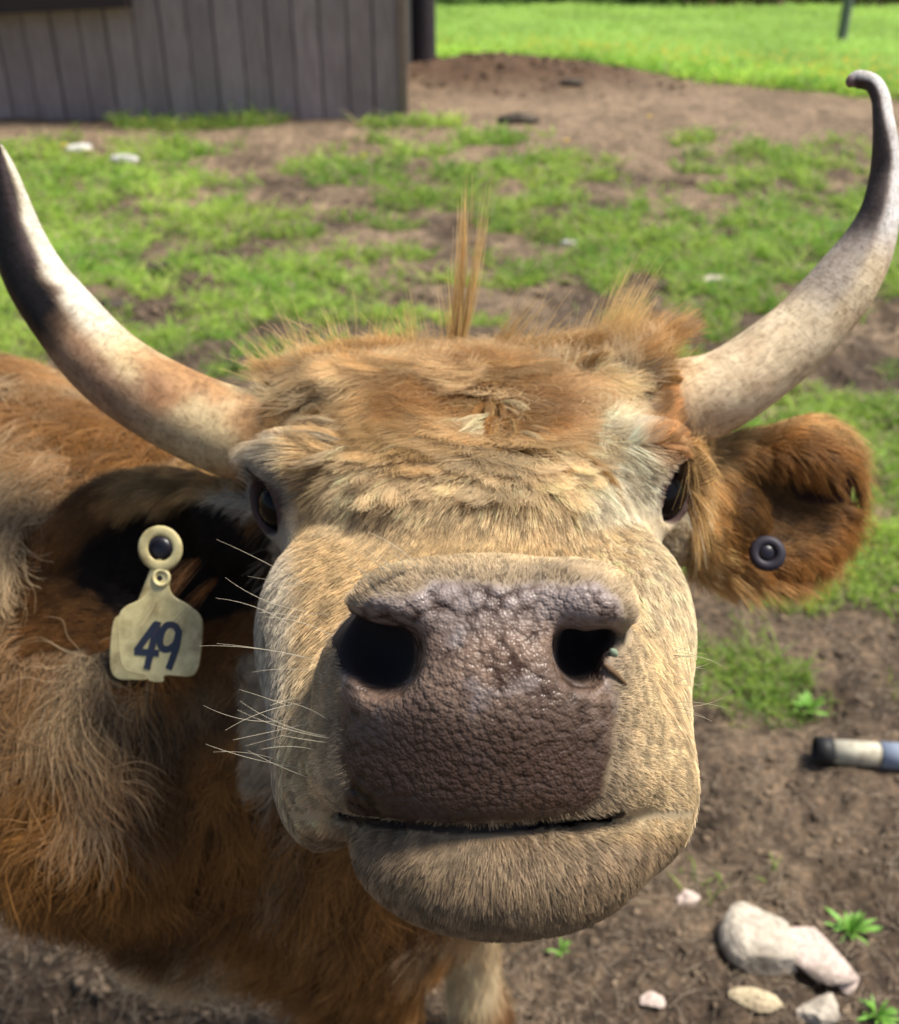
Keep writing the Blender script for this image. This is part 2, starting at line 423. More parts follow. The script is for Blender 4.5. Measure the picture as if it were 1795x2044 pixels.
# skin colours of the body mesh, with shade painted into its hollows
rg, bpx, bpy_, bd = regions(BV)
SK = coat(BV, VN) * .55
padc = mix(MAUVE, np.array([.20, .135, .10]), sstep(.45, .7, vnoise(BV, 40, 8, 3)))
padc = mix(padc, np.array([.27, .225, .215]), (1 - sstep(1190, 1290, bpy_)) * .7)
padc = mix(padc, np.array([.23, .20, .20]), sstep(.55, .7, vnoise(BV, 90, 12, 2)) * .5)
padc = mix(padc, np.array([.045, .024, .016]), sstep(1330, 1530, bpy_ + 60 * (vnoise(BV, 50, 4, 2) - .5)) * .93)  # lower pad near-black, shade above the lip painted in
SK = mix(SK, padc, rg['pad'])
def blob(cx, cy, rx, ry, rot=0):
    a = rad(rot); u = (bpx - cx) * math.cos(a) + (bpy_ - cy) * math.sin(a); v = -(bpx - cx) * math.sin(a) + (bpy_ - cy) * math.cos(a)
    return (u / rx) ** 2 + (v / ry) ** 2
nos = np.minimum.reduce([blob(765, 1300, 66, 88), blob(716, 1280, 58, 74), blob(1162, 1305, 50, 76), blob(1203, 1266, 52, 44, -30)])
SK = mix(SK, np.array([.012, .008, .008]), (1 - sstep(.85, 1.15, nos)) * (bd < .6) * sstep(.484, .496, bd))  # nostrils blackened with depth, their shade put into the colour
SK = mix(SK, np.array([.07, .04, .033]), 1 - sstep(1.05, 1.45, np.minimum.reduce([((BV - (c_ + np.array(dr) * r_)) ** 2).sum(1) / (r_ * .95) ** 2 for (c_, r_, dr, tl) in EYES])))
mth = np.abs(bpy_ - np.interp(bpx, [a[0] for a in mpts], [a[1] for a in mpts])) + 1e3 * ((bpx < 675) | (bpx > 1250))
SK = mix(SK, np.array([.012, .008, .007]), (1 - sstep(7, 12, mth)) * (bd < .6))  # mouth slit blackened, its shade painted along the line
PADM = rg['pad'] * (1 - (nos < 1.0) * (bd > .492))

m = NM('hide')
col = m.attr('col'); padf = m.attr('pad', 'Fac')
wn = m.n('TexNoise', noise_dimensions='3D'); wn.inputs['Scale'].default_value = 45; m.t.links.new(m.obj(), wn.inputs['Vector'])
wv_ = m.n('VectorMath', operation='MULTIPLY_ADD'); m.t.links.new(wn.outputs['Color'], wv_.inputs[0]); wv_.inputs[1].default_value = (.005, .005, .005); m.t.links.new(m.obj(), wv_.inputs[2])
def voro(sc, sm):
    v = m.n('TexVoronoi', feature='SMOOTH_F1'); v.inputs['Scale'].default_value = sc; v.inputs['Smoothness'].default_value = sm
    m.t.links.new(wv_.outputs[0], v.inputs['Vector']); return v.outputs['Distance']
va, vb, vc = voro(135, .25), voro(300, .3), voro(700, .3)
zone = m.ramp(m.noise(16, 3, .5), [(.42, (0, 0, 0)), (.58, (1, 1, 1))])
vmix = m.mixc(zone, m.n('Math', operation='MULTIPLY', i_0=vb, i_1=.55).outputs[0], va)
dd = m.n('Math', operation='MULTIPLY_ADD', i_0=m.n('Math', operation='POWER', i_0=vmix, i_1=2.0).outputs[0], i_1=-1.6, i_2=1.0).outputs[0]
dd2 = m.n('Math', operation='MULTIPLY_ADD', i_0=vc, i_1=-.22, i_2=dd).outputs[0]
hgt = m.n('Math', operation='MULTIPLY', i_0=dd2, i_1=padf).outputs[0]
nr = m.bump(hgt, .85, .0026)
crack = m.ramp(vmix, [(0, (1.2, 1.2, 1.2)), (.35, (.95, .93, .9)), (.62, (.30, .24, .21))])
wet = m.ramp(m.noise(28, 4, .6), [(.4, (.28, .28, .28)), (.62, (.62, .62, .62))])
c2 = m.mixc(padf, col, m.mixc(1.0, col, crack, 'MULTIPLY'))
ro = m.mixc(padf, (.85, .85, .85), wet)
m.bsdf(c2, ro, nr, .3)
HIDE = m.m

def fur_mat(name, rough=.5, diffuse=.5):
    m = NM(name)
    col = m.attr('col')
    hi = m.n('HairInfo')
    var = m.n('MapRange', i_0=hi.outputs['Random']); var.inputs[3].default_value = .72; var.inputs[4].default_value = 1.15
    root = m.n('MapRange', i_0=hi.outputs['Intercept']); root.inputs[3].default_value = .55; root.inputs[4].default_value = 1.12  # darker roots, partly clump shading put into the hair colour
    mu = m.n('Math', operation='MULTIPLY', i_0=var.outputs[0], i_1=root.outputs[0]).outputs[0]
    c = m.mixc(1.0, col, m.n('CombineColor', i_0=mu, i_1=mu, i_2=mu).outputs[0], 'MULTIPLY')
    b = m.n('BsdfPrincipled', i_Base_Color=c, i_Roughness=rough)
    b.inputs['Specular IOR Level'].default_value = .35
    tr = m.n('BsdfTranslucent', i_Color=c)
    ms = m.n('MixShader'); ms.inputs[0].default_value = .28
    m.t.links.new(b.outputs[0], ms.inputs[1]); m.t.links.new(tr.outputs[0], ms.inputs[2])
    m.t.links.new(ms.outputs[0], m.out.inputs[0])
    return m.m
FUR = fur_mat('fur')

rng = np.random.default_rng(7)
COW = empty('cow', tuple(W(C(-.7, 1.15, 0))))
tag(COW, 'rust and cream long-haired cow stretching its pale muzzle up close, horns curving upwards', 'cow')
COWL = np.array(COW.location)
WN = lambda q: W(q) - COWL
body = mesh_obj('body', WN(BV), BF.astype(np.int32), HIDE, COW, col=SK, extra={'pad': PADM})

# ---------------------------------------------- fur
FC = BV[BF].mean(1); FN = nrm(fn); FA = np.linalg.norm(fn, axis=1) * .5
FV = -(FC * FN).sum(1) / np.linalg.norm(FC, axis=1)        # how far a patch looks towards the photographer
Frg, Fpx, Fpy, Fd_ = regions(FC)
NOS_F = np.minimum.reduce([((Fpx - 765) / 74) ** 2 + ((Fpy - 1300) / 96) ** 2, ((Fpx - 715) / 50) ** 2 + ((Fpy - 1268) / 58) ** 2,
                           ((Fpx - 1162) / 58) ** 2 + ((Fpy - 1305) / 84) ** 2, ((Fpx - 1203) / 58) ** 2 + ((Fpy - 1266) / 52) ** 2])
EYE_F = np.minimum.reduce([((FC - (c_ + np.array(dr) * r_)) ** 2).sum(1) / (r_ * .95) ** 2 for (c_, r_, dr, tl) in EYES])
MOUTH_F = np.abs(Fpy - np.interp(Fpx, [a[0] for a in mpts], [a[1] for a in mpts]))
def sample(weight, n):
    wgt = FA * weight; cs = np.cumsum(wgt); f = np.searchsorted(cs, rng.random(n) * cs[-1])
    f = np.clip(f, 0, len(FA) - 1)
    u, v = rng.random((2, n, 1)); q = BV[BF[f]]
    p = (q[:, 0] * (1 - u) + q[:, 1] * u) * (1 - v) + (q[:, 3] * (1 - u) + q[:, 2] * u) * v
    nn = nrm(((VN[BF[f, 0]] * (1 - u) + VN[BF[f, 1]] * u) * (1 - v) + (VN[BF[f, 3]] * (1 - u) + VN[BF[f, 2]] * u) * v))
    return p, nn
def clump_id(p, cs, seed=1):
    g = np.floor(p / cs).astype(np.int64); best = np.full(len(p), 1e9); bc = np.zeros_like(p)
    for a in (-1, 0, 1):
        for b in (-1, 0, 1):
            for c in (-1, 0, 1):
                h = g + np.array([a, b, c]) + 5000
                ctr_ = (h - 5000 + np.stack([hash3(h[:, 0], h[:, 1], h[:, 2], seed + s) for s in range(3)], 1)) * cs
                dd_ = ((p - ctr_) ** 2).sum(1); mk = dd_ < best
                best[mk] = dd_[mk]; bc[mk] = ctr_[mk]
    return bc
def fur(name, weight, n, comb, length, radius, lift=.35, k=6, clump=.5, csize=.02, wave=.0, messy=.25, colf=None, droop=0., tipthin=.25, cap=None):
    p, nn = sample(weight, n)
    L = length(p, nn) * (0.65 + .5 * rng.random(n))
    dv = comb(p, nn); 
    bc = clump_id(p, csize)
    # every hair of a lock shares a small deviation
    hc_ = np.stack([hash3(*(np.floor(bc * 1e4).astype(np.int64) + 90000).T, s) for s in (5, 6, 7)], 1) - .5
    dv = dv + hc_ * messy * 1.6 + rng.normal(0, messy * .35, (n, 3))
    dv = nrm(dv - nn * (dv * nn).sum(1, keepdims=True))
    up = lift(p, nn)[:, None] if callable(lift) else lift
    d0 = nrm(dv * (1 - up) + nn * (up + .12)); d1 = nrm(dv * (1 - up * .55) + nn * up * .4)
    t = np.linspace(0, 1, k)[None, :, None]
    pts = p[:, None] - nn[:, None] * .0008 + L[:, None, None] * (d0[:, None] * (t - .5 * t * t) + d1[:, None] * (.5 * t * t))
    if droop:
        g = nrm(-RWup); pts = pts + (L[:, None, None] * droop) * t * t * g
    # gather the tips
    cd = bc - p; cd = cd - nn * (cd * nn).sum(1, keepdims=True)
    pts = pts + cd[:, None] * (clump * np.clip(L / (csize * 1.9), .1, 1))[:, None, None] * (t ** 1.3)
    if wave:
        ph = (hc_[:, :1] * 12 + rng.normal(0, .35, (n, 1)))[:, None]
        side = nrm(np.cross(dv, nn))
        pts = pts + side[:, None] * (np.sin(t * 7 + ph) * wave) * L[:, None, None] * t
    R = radius * (0.7 + .6 * rng.random(n))[:, None] * (1 - (1 - tipthin) * np.linspace(0, 1, k)[None] ** 1.5)
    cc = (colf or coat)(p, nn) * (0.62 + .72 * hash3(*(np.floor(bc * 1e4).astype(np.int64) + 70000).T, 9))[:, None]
    cc = np.clip(cc * rng.normal(1, .10, (n, 1)), 0.004, .92)
    return curves_obj(name, WN(pts), R, cc, FUR, COW)
RWup = np.array([0, cp, sp])        # world up, in the camera-aligned frame
whorl = P(985, 850, .80)
def eyed(p): return np.minimum.reduce([np.linalg.norm(p - (c_ + np.array(dr) * r_ * .8), axis=1) for (c_, r_, dr, tl) in EYES])
def comb_face(p, n):
    d = p - whorl; v = nrm(d * np.array([1, 1, .25]))
    v = v + 2.6 * np.stack([vnoise(p, 26, s_, 2) - .5 for s_ in (54, 55, 56)], 1) * (1 - sstep(880, 990, PX(p)[1]))[:, None]
    px, py, dp = PX(p)
    v = v + np.array([0, -.5, .9]) * sstep(900, 1040, py)[:, None] + np.array([-.35, 0, 0]) * ((px < 1060) * (py > 930))[:, None]
    v = v + np.array([-.7, .25, 0]) * np.exp(-((py - 850) / 70) ** 2)[:, None] * (px < 960)[:, None]
    return nrm(v)
def comb_muz(p, n):
    px, py, d = PX(p)
    v = (p - P(965, 1400, .47)) * np.array([1, 1, 0]); v = nrm(v) + np.array([0, 0, -.5])
    v = mix(v, np.array([0, -1., -.2]) + nrm(p - P(985, 1680, .5)) * .6, sstep(1640, 1700, py))
    return nrm(v)
def comb_body(p, n):
    v = np.tile(-RWup, (len(p), 1)) + np.array([-.45, 0, -.1])
    nz = np.stack([vnoise(p, 4.5, s, 2) - .5 for s in (41, 42, 43)], 1)
    return nrm(v + nz * 2.2)
def comb_ear(p, n):
    s = np.where(p[:, :1] < 0, -1., 1.)
    return nrm(np.concatenate([s, np.full_like(s, -.25) + .9 * n[:, 1:2], np.zeros_like(s)], 1))
not_pad = 1 - Frg['pad']
notnose = (NOS_F > 1.0) | (Fd_ > .56)
wm = (Fd_ < .63) * not_pad * notnose * (MOUTH_F > 9) * (FN[:, 2] > -.35)
fur('muzzle_fur', wm, 170000, comb_muz, lambda p, n: np.where(PX(p)[1] > 1650, .0062, .0052) , .00014, lift=.30, k=4, clump=.35, csize=.006, messy=.18)
vis = (FN[:, 2] > -.35)
wf = (Fd_ >= .56) * (Fd_ < .98) * Frg['head'] * vis * (EYE_F > 1.35) * (1 - Frg['ear'])
fur('face_fur', wf * (Fpy > 880), 170000, comb_face, lambda p, n: (.0095 + .016 * (1 - sstep(930, 1080, PX(p)[1]))) * (.3 + .7 * sstep(.028, .055, eyed(p))), .00017, lift=.24, k=5, clump=.25, csize=.006, messy=.16)
brow = np.abs(FC[:, 0] - .018) > .088
fur('brow_fur', wf * (Fpy < 900) * (Fpy > 745) * (Fpx > 545) * (Fpx < 1345) * brow, 45000, lambda p, n: nrm(np.stack([.8 * np.sign(p[:, 0]), .7 + 0 * p[:, 0], -.3 + 0 * p[:, 0]], 1)), lambda p, n: .016 + 0 * p[:, 0], .00019, lift=.22, k=6, clump=.35, csize=.008, messy=.25)
fur('forehead_fur', wf * (Fpy < 970) * (Fpy > 735) * ~brow, 90000, comb_face, lambda p, n: (.052 + .020 * vnoise(p, 30, 3)) * (.42 + .58 * (1 - sstep(820, 945, PX(p)[1]))) * (.22 + .78 * sstep(.10, .06, np.abs(p[:, 0] - .02))), .00019, lift=.20, k=8, clump=.9, csize=.014, messy=.75, wave=.16)
def poll_len(p, n):
    px, py, d = PX(p)
    L = .030 + .022 * vnoise(p, 25, 4)
    L = L + .016 * np.exp(-((px - 1265) / 60) ** 2) * (py < 790) * (.4 + 1.3 * vnoise(p, 60, 14))
    return L
def comb_poll(p, n):
    px, py, d = PX(p)
    v = np.stack([(px - 940) / 420, .55 + 0 * px, -.15 + 0 * px], 1)
    v = v + np.array([.35, 1.0, 0]) * np.exp(-((px - 1250) / 70) ** 2)[:, None]
    v = v + np.array([-1.2, -.5, 0]) * (1 - sstep(600, 760, px))[:, None]
    v = v + 3.0 * np.stack([vnoise(p, 22, s_, 2) - .5 for s_ in (51, 52, 53)], 1)
    return nrm(v)
fur('forelock', (wf > 0) * (Fpy < 800) * (Fpx > 590) * (Fpx < 1290) * 1.0, 32000, comb_poll, poll_len, .0002, lift=lambda p, n: .34 + .35 * np.exp(-((PX(p)[0] - 1230) / 70) ** 2), k=8, clump=.95, csize=.022, messy=.75, wave=.14)
we = Frg['ear'] * (FN[:, 2] > -.6) * (((Fpx - 1650) / 66) ** 2 + ((Fpy - 978) / 34) ** 2 > .9)
fur('ear_fur', we, 60000, comb_ear, lambda p, n: .022 + .018 * (1 - np.abs(n[:, 2])) - .010 * inner_ear(p, n), .0002, lift=.35, k=6, clump=.6, csize=.012, messy=.5, droop=.35)
BW = W(FC)
def nearhead(p):
    px, py, d = PX(p)
    return 1 - .72 * sstep(230, 380, px) * (1 - sstep(1480, 1700, py))
bodyreg = (Fd_ >= .96) | (Fpx < 480) | (FC[:, 1] < -.27)
wb = bodyreg * (1 - Frg['ear']) * (1 - Frg['head']) * (FN[:, 2] > -.4) * (FC[:, 0] > -1.0) * (BW[:, 2] > .42)
fur('shaggy_coat', wb, 150000, comb_body, lambda p, n: (.052 + .03 * vnoise(p, 8, 6)) * nearhead(p), .00034, lift=.36, k=8, clump=1.0, csize=.028, messy=.85, wave=.09, droop=.25)
wl = bodyreg * (1 - Frg['head']) * (1 - Frg['ear']) * ((BW[:, 2] <= .46) | (FC[:, 0] <= -1.0)) * (BW[:, 2] > .06)
fur('leg_hair', wl, 30000, lambda p, n: nrm(np.tile(-RWup, (len(p), 1)) + 0 * p), lambda p, n: .030 + 0 * p[:, 0], .0004, lift=.25, k=4, clump=.5, csize=.02, messy=.2)

# long locks sweeping over the forehead, each led by a line that follows the skull
from mathutils.bvhtree import BVHTree
hm = (FC[:, 2] > -1.0) & (FC[:, 1] > -.06) & (np.abs(FC[:, 0]) < .22)
BVT = BVHTree.FromPolygons([tuple(v) for v in BV], [tuple(int(i) for i in f) for f in BF[hm]])
def locks(name, n, pxr, pyr, length, dirf, colf, nh, spread, radius):
    PT, CC = [], []
    for _ in range(n):
        px, py = rng.uniform(*pxr), rng.uniform(*pyr)
        ray = Vector(P(px, py, 1.0)).normalized(); hit = BVT.ray_cast(Vector((0, 0, 0)), ray)
        if hit[0] is None: continue
        p = np.array(hit[0]); K = 9; L = length * rng.uniform(.6, 1.25); pts = [p]; tw = rng.uniform(-1, 1); h = rng.uniform(.003, .008)
        d_ = dirf(p[None])[0] + rng.normal(0, .22, 3)
        for i in range(1, K):
            near = BVT.find_nearest(Vector(p)); nn_ = np.array(near[1])
            if nn_ @ -p < 0: nn_ = -nn_
            d_ = d_ * .75 + dirf(p[None])[0] * .25 + np.cross(nn_, d_) * tw * .13 * math.sin(i * 1.1 + tw * 3)
            d_ = d_ - nn_ * (d_ @ nn_); d_ = d_ / np.linalg.norm(d_)
            p = p + d_ * L / (K - 1); q_ = BVT.find_nearest(Vector(p)); s_ = np.array(q_[0]); nn_ = np.array(q_[1])
            if nn_ @ -p < 0: nn_ = -nn_
            p = s_; pts.append(s_ + nn_ * h * math.sin(math.pi * min(1, i / (K - 1) * 1.05 + .05)) * 1.3)
        G = np.array(pts); T = nrm(np.gradient(G, axis=0)); U = nrm(np.cross(T, -nrm(G))); Vv = np.cross(T, U)
        t = np.linspace(0, 1, K); w_ = (spread * (1 - .85 * t ** 1.5))[None, :, None]
        a = rng.random(nh) * 6.283; r_ = np.sqrt(rng.random(nh))[:, None, None]; ph = rng.uniform(0, 6.28, (nh, 1, 1))
        off = (np.cos(a)[:, None, None] * U[None] + .45 * np.sin(a)[:, None, None] * Vv[None]) * r_ * w_
        off = off + U[None] * np.sin(t[None, :, None] * 9 + ph) * .0009 * t[None, :, None]
        PT.append(G[None] + off + rng.normal(0, .0015, (nh, 1, 3)) * t[None, :, None])
        c_ = colf(G[:1])[0] * rng.uniform(.72, 1.2); CC.append(np.clip(c_[None] * rng.uniform(.75, 1.2, (nh, 1)), .01, .9))
    PT = np.concatenate(PT); CC = np.concatenate(CC)
    Rr = radius * (1 - .75 * np.linspace(0, 1, PT.shape[1])[None]) * rng.uniform(.7, 1.2, (len(PT), 1))
    return curves_obj(name, WN(PT), Rr, CC, FUR, COW)
def dir_fore(p):
    d = p - P(985, 815, .80); v = nrm(d * np.array([1.5, .8, .2])); px, py, dd_ = PX(p)
    return nrm(v + np.array([-.5, -.05, 0]) * (px < 960)[:, None])
def col_fore(p):
    px, py, d = PX(p); u = vnoise(p, 40, 3, 2)
    c = mix(CREAM * 1.05, TAN, sstep(.48, .62, u)); return mix(c, ORANGE * np.array([1, 1.15, 1.4]), (1 - sstep(735, 790, py)) * .8)
locks('forehead_lock', 140, (650, 1110), (765, 915), .060, dir_fore, col_fore, 95, .0042, .00020)
locks('whorl_lock', 34, (930, 1040), (785, 850), .050, lambda p: nrm(p - P(985, 818, .80)), lambda p: mix(TAN, ORANGE * .8, rng.random(len(p))), 80, .0035, .00020)
locks('poll_lock', 80, (610, 1290), (728, 790), .055, lambda p: nrm(np.array([[.9, .25, 0]]) * np.sign(p[:, :1] - .018) + np.array([[0, .25, 0]])), lambda p: mix(ORANGE * np.array([1.1, 1.3, 1.6]), TAN, rng.random(len(p)) * .6), 85, .0045, .00021)

# single long strands standing up from the poll, and whiskers
def strands(name, specs, radius, colr, jit=.0):
    out, cc = [], []
    for (a, b, bend, n, spread) in specs:
        a = np.array(P(*a)); b = np.array(P(*b))
        for i in range(n):
            s = rng.normal(0, spread, 3); e = b + s * 1.4 + (b - a) * rng.normal(-.12, .14)
            a2 = a + s * .5 + rng.normal(0, spread * .3, 3)
            t = np.linspace(0, 1, 10)[:, None]
            side = np.cross(e - a2, [0, 0, 1.])
            out.append(a2 * (1 - t) + e * t + side * (bend + rng.normal(0, .03)) * (t * (1 - t)) * 2)
            cc.append(np.array(colr) * rng.uniform(.75, 1.15))
    out = np.array(out)
    Rr = radius * (1 - .8 * np.linspace(0, 1, 10)[None]) * np.ones((len(out), 1))
    return curves_obj(name, WN(out), Rr, np.array(cc), FUR, COW)
strands('long_tuft', [((895, 740, .88), (928, 372, .84), .06, 60, .0020), ((905, 740, .88), (968, 418, .84), .04, 45, .0018), ((900, 740, .88), (890, 560, .85), .02, 25, .004),
                      ((970, 740, .88), (1065, 595, .85), -.05, 40, .005), ((985, 735, .88), (1080, 620, .86), -.05, 25, .008), ((820, 745, .88), (808, 590, .86), .07, 22, .004),
                      ((560, 770, .87), (500, 700, .86), .1, 60, .009), ((620, 760, .87), (590, 680, .86), .08, 90, .010), ((690, 750, .87), (660, 665, .86), .08, 60, .010), ((760, 745, .88), (780, 665, .86), -.08, 50, .010), ((1060, 745, .88), (1110, 660, .86), -.1, 70, .011), ((840, 745, .88), (800, 640, .86), .07, 25, .008), ((700, 740, .88), (590, 680, .87), .1, 30, .008),
                      ((1190, 760, .87), (1278, 565, .87), -.06, 200, .0075), ((1160, 750, .87), (1235, 650, .87), -.05, 130, .010), ((1240, 760, .87), (1285, 655, .87), -.03, 130, .010), ((1280, 770, .87), (1325, 700, .87), .03, 90, .010), ((1300, 780, .87), (1350, 725, .865), .05, 60, .009)],
        .00034, (.95, .66, .28))
whs = []
def sdep(px, py, dflt=.6):
    m_ = (np.abs(bpx - px) < 9) & (np.abs(bpy_ - py) < 9) & (bd < .8)
    return float(bd[m_].min()) + .002 if m_.any() else dflt
for i in range(24):
    py = rng.uniform(1150, 1570); px = np.interp(py, [1150, 1570], [620, 600]) + rng.uniform(-20, 60); d = sdep(px, py)
    a = rng.uniform(-.5, .35); ln = rng.uniform(110, 230)
    whs.append(((px, py, d), (px - ln * math.cos(a), py + ln * math.sin(a), d - .015), rng.uniform(-.2, .2), 1, .0003))
for i in range(14):
    px = rng.uniform(700, 860); py = np.interp(px, [700, 860], [1190, 1125])
    a = rng.uniform(.4, 1.2); ln = rng.uniform(50, 110)
    d = sdep(px, py); whs.append(((px, py, d), (px - ln * math.cos(a), py - ln * math.sin(a), d - .012), rng.uniform(-.2, .2), 1, .0003))
for i in range(16):
    py = rng.uniform(1280, 1430); px = 1345; a = rng.uniform(-.4, .5); ln = rng.uniform(60, 110)
    d = sdep(px, py); whs.append(((px, py, d), (px + ln * math.cos(a), py + ln * math.sin(a), d - .01), rng.uniform(-.2, .2), 1, .0003))
tf = []
for i in range(60):
    y0_ = rng.uniform(745, 850); tf.append(((640 + rng.uniform(-40, 50), y0_, .86), (556 + rng.uniform(-40, 40), y0_ + rng.uniform(20, 90), .835), rng.uniform(-.15, .15), 34, .0035))
for i in range(36):
    y0_ = rng.uniform(715, 800); tf.append(((1265 + rng.uniform(-40, 30), y0_, .86), (1318 + rng.uniform(-40, 30), y0_ - rng.uniform(-20, 30), .84), rng.uniform(-.15, .15), 26, .0035))
strands('horn_root_tuft', tf, .00022, (.50, .30, .11))
strands('ear_wisp', [((395, 1120, .90), (300, 1235, .836), .10, 34, .0035), ((430, 1160, .90), (352, 1240, .836), .12, 26, .0030)], .00024, (.16, .07, .022))
lash = []
for (c_, r_, dr, tl) in EYES:
    sx_ = 1 if c_[0] > 0 else -1; dr = np.array(dr) / np.linalg.norm(dr)
    for i in range(26):
        a_ = math.pi * (i / 25); b0 = c_ + dr * r_ * 1.05 + np.array([sx_ * (.4 - .9 * math.cos(a_)) * .010, r_ * (.25 + .75 * math.sin(a_)), -.002])
        e0 = b0 + np.array([sx_ * .010, .006, .012]); q0 = [b0, e0]
        lash.append([((v[0] / (S * -v[2])) + 897.5, 1022 - v[1] / (S * -v[2]), -v[2]) for v in q0] + [.15, 2, .0006])
strands('eyelash', [tuple(l) for l in lash], .00022, (.10, .05, .02))
strands('whisker', whs, .00020, (.75, .66, .48))

# ---------------------------------------------- horns
def catmull(pts, n):
    pts = np.array(pts, float); k = len(pts); t = np.linspace(0, k - 1, n); out = []
    for u in t:
        i = min(int(u), k - 2); f = u - i
        p0, p1, p2, p3 = pts[max(i - 1, 0)], pts[i], pts[i + 1], pts[min(i + 2, k - 1)]
        out.append(.5 * ((2 * p1) + (-p0 + p2) * f + (2 * p0 - 5 * p1 + 4 * p2 - p3) * f * f + (-p0 + 3 * p1 - 3 * p2 + p3) * f ** 3))
    return np.array(out)
def tube_pts(ctrs, radii, ns=40, upv=(0, 0, 1), squash=1.0):
    T = nrm(np.gradient(ctrs, axis=0)); U = nrm(np.cross(T, np.array(upv, float))); Vv = np.cross(U, T)
    a = np.linspace(0, 2 * math.pi, ns, endpoint=False)
    V = ctrs[:, None] + radii[:, None, None] * (np.cos(a)[None, :, None] * U[:, None] + squash * np.sin(a)[None, :, None] * Vv[:, None])
    n = len(ctrs); V = V.reshape(-1, 3)
    i, j = np.meshgrid(np.arange(n - 1), np.arange(ns), indexing='ij')
    F = np.stack([i * ns + j, i * ns + (j + 1) % ns, (i + 1) * ns + (j + 1) % ns, (i + 1) * ns + j], -1).reshape(-1, 4)
    return V, F, np.repeat(np.linspace(0, 1, n), ns), np.tile(a, n)
m = NM('horn_keratin')
hc = m.attr('col')
st = m.n('Mapping'); m.t.links.new(m.attr('hcoord', 'Vector'), st.inputs[0]); st.inputs['Scale'].default_value = (6, 1.2, 1)
n1 = m.noise(5, 6, .65, st.outputs[0], .6); n2 = m.noise(70, 5, .6)
c = m.mixc(.55, hc, m.ramp(n1, [(.34, (.42, .32, .24)), (.48, (1, .96, .9)), (.64, (1.35, 1.3, 1.2))]), 'MULTIPLY')
c = m.mixc(.5, c, m.ramp(n2, [(.36, (.66, .6, .54)), (.6, (1.1, 1.1, 1.1))]), 'MULTIPLY')
ring_ = m.noise(1.0, 4, .7, None, 0)
st2 = m.n('Mapping'); m.t.links.new(m.attr('hcoord', 'Vector'), st2.inputs[0]); st2.inputs['Scale'].default_value = (26, .35, .35)
n3 = m.noise(1.3, 4, .65, st2.outputs[0], .3)
c = m.mixc(.3, c, m.ramp(n3, [(.32, (.62, .56, .5)), (.5, (1, 1, 1))]), 'MULTIPLY')
m.bsdf(c, .5, m.bump(n3, .22, .002, m.bump(n1, .3, .002)), .12); HORN = m.m
def horn(pts, dark):
    c_ = catmull([P(*p[:3]) for p in pts], 90); r_ = catmull([[p[3] * S * p[2]] * 3 for p in pts], 90)[:, 0]
    V, F, t, a = tube_pts(c_, r_, 44)
    tip = len(V); V = np.vstack([V, c_[-1] + nrm(c_[-1] - c_[-3]) * r_[-1] * .7]); t = np.append(t, 1); a = np.append(a, 0)
    Fl = [tuple(f) for f in F] + [(tip - 44 + i, tip - 44 + (i + 1) % 44, tip) for i in range(44)]
    px_, py_, _d = PX(V); cx_, cy_, _d2 = PX(c_); kk_ = np.clip(np.round(t * 89).astype(int), 0, 89)
    tg = np.gradient(np.stack([cx_, cy_], 1), axis=0); tg = nrm(tg)[kk_]; rr_ = r_[kk_] / (S * _d2[kk_])
    sv = ((px_ - cx_[kk_]) * -tg[:, 1] + (py_ - cy_[kk_]) * tg[:, 0]) / np.maximum(rr_, 4)
    cc = dark(V, t, sv)
    return mesh_obj('horn', WN(V), Fl, HORN, COW, col=cc, extra={'hcoord': np.stack([t * 3, np.cos(a), np.sin(a)], 1)})
def horn_left_col(V, t, a):
    px, py, d = PX(V); nz = vnoise(V, 18, 2, 4) - .5; nf = vnoise(V, 60, 12, 3) - .5
    c = mix(np.array([.52, .41, .24]), np.array([.33, .19, .09]), sstep(-.05, .2, nz))
    c = mix(c, np.array([.28, .15, .07]), 1 - sstep(.0, .12, t + nz * .1))
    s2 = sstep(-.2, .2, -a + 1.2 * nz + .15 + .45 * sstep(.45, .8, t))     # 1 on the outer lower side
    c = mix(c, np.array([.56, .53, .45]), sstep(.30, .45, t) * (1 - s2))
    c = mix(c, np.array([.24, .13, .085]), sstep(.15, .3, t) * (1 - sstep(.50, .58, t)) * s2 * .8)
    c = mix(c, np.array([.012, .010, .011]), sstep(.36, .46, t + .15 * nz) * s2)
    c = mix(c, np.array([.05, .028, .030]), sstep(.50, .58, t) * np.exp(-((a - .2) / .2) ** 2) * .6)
    return np.clip(c * (1 + .5 * nf[:, None]), .01, .85)
def horn_right_col(V, t, a):
    px, py, d = PX(V); nz = vnoise(V, 18, 6, 4) - .5; nf = vnoise(V, 60, 16, 3) - .5
    c = mix(np.array([.66, .54, .37]), np.array([.42, .27, .16]), sstep(-.02, .2, nz))
    c = mix(c, np.array([.42, .25, .12]), 1 - sstep(.02, .15, t + nz * .12))
    c = mix(c, np.array([.55, .42, .36]), sstep(.38, .5, t) * .7)
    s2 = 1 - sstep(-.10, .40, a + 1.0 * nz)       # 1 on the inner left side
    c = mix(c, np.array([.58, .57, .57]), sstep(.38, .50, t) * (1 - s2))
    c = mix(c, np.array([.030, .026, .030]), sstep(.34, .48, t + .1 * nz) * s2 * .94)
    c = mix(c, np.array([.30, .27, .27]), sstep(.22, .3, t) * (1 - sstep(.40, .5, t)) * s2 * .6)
    c = mix(c, np.array([.22, .15, .15]), sstep(.955, .985, t) * sstep(-.1, .15, nz))
    return np.clip(c * (1 + .4 * nf[:, None]), .01, .85)
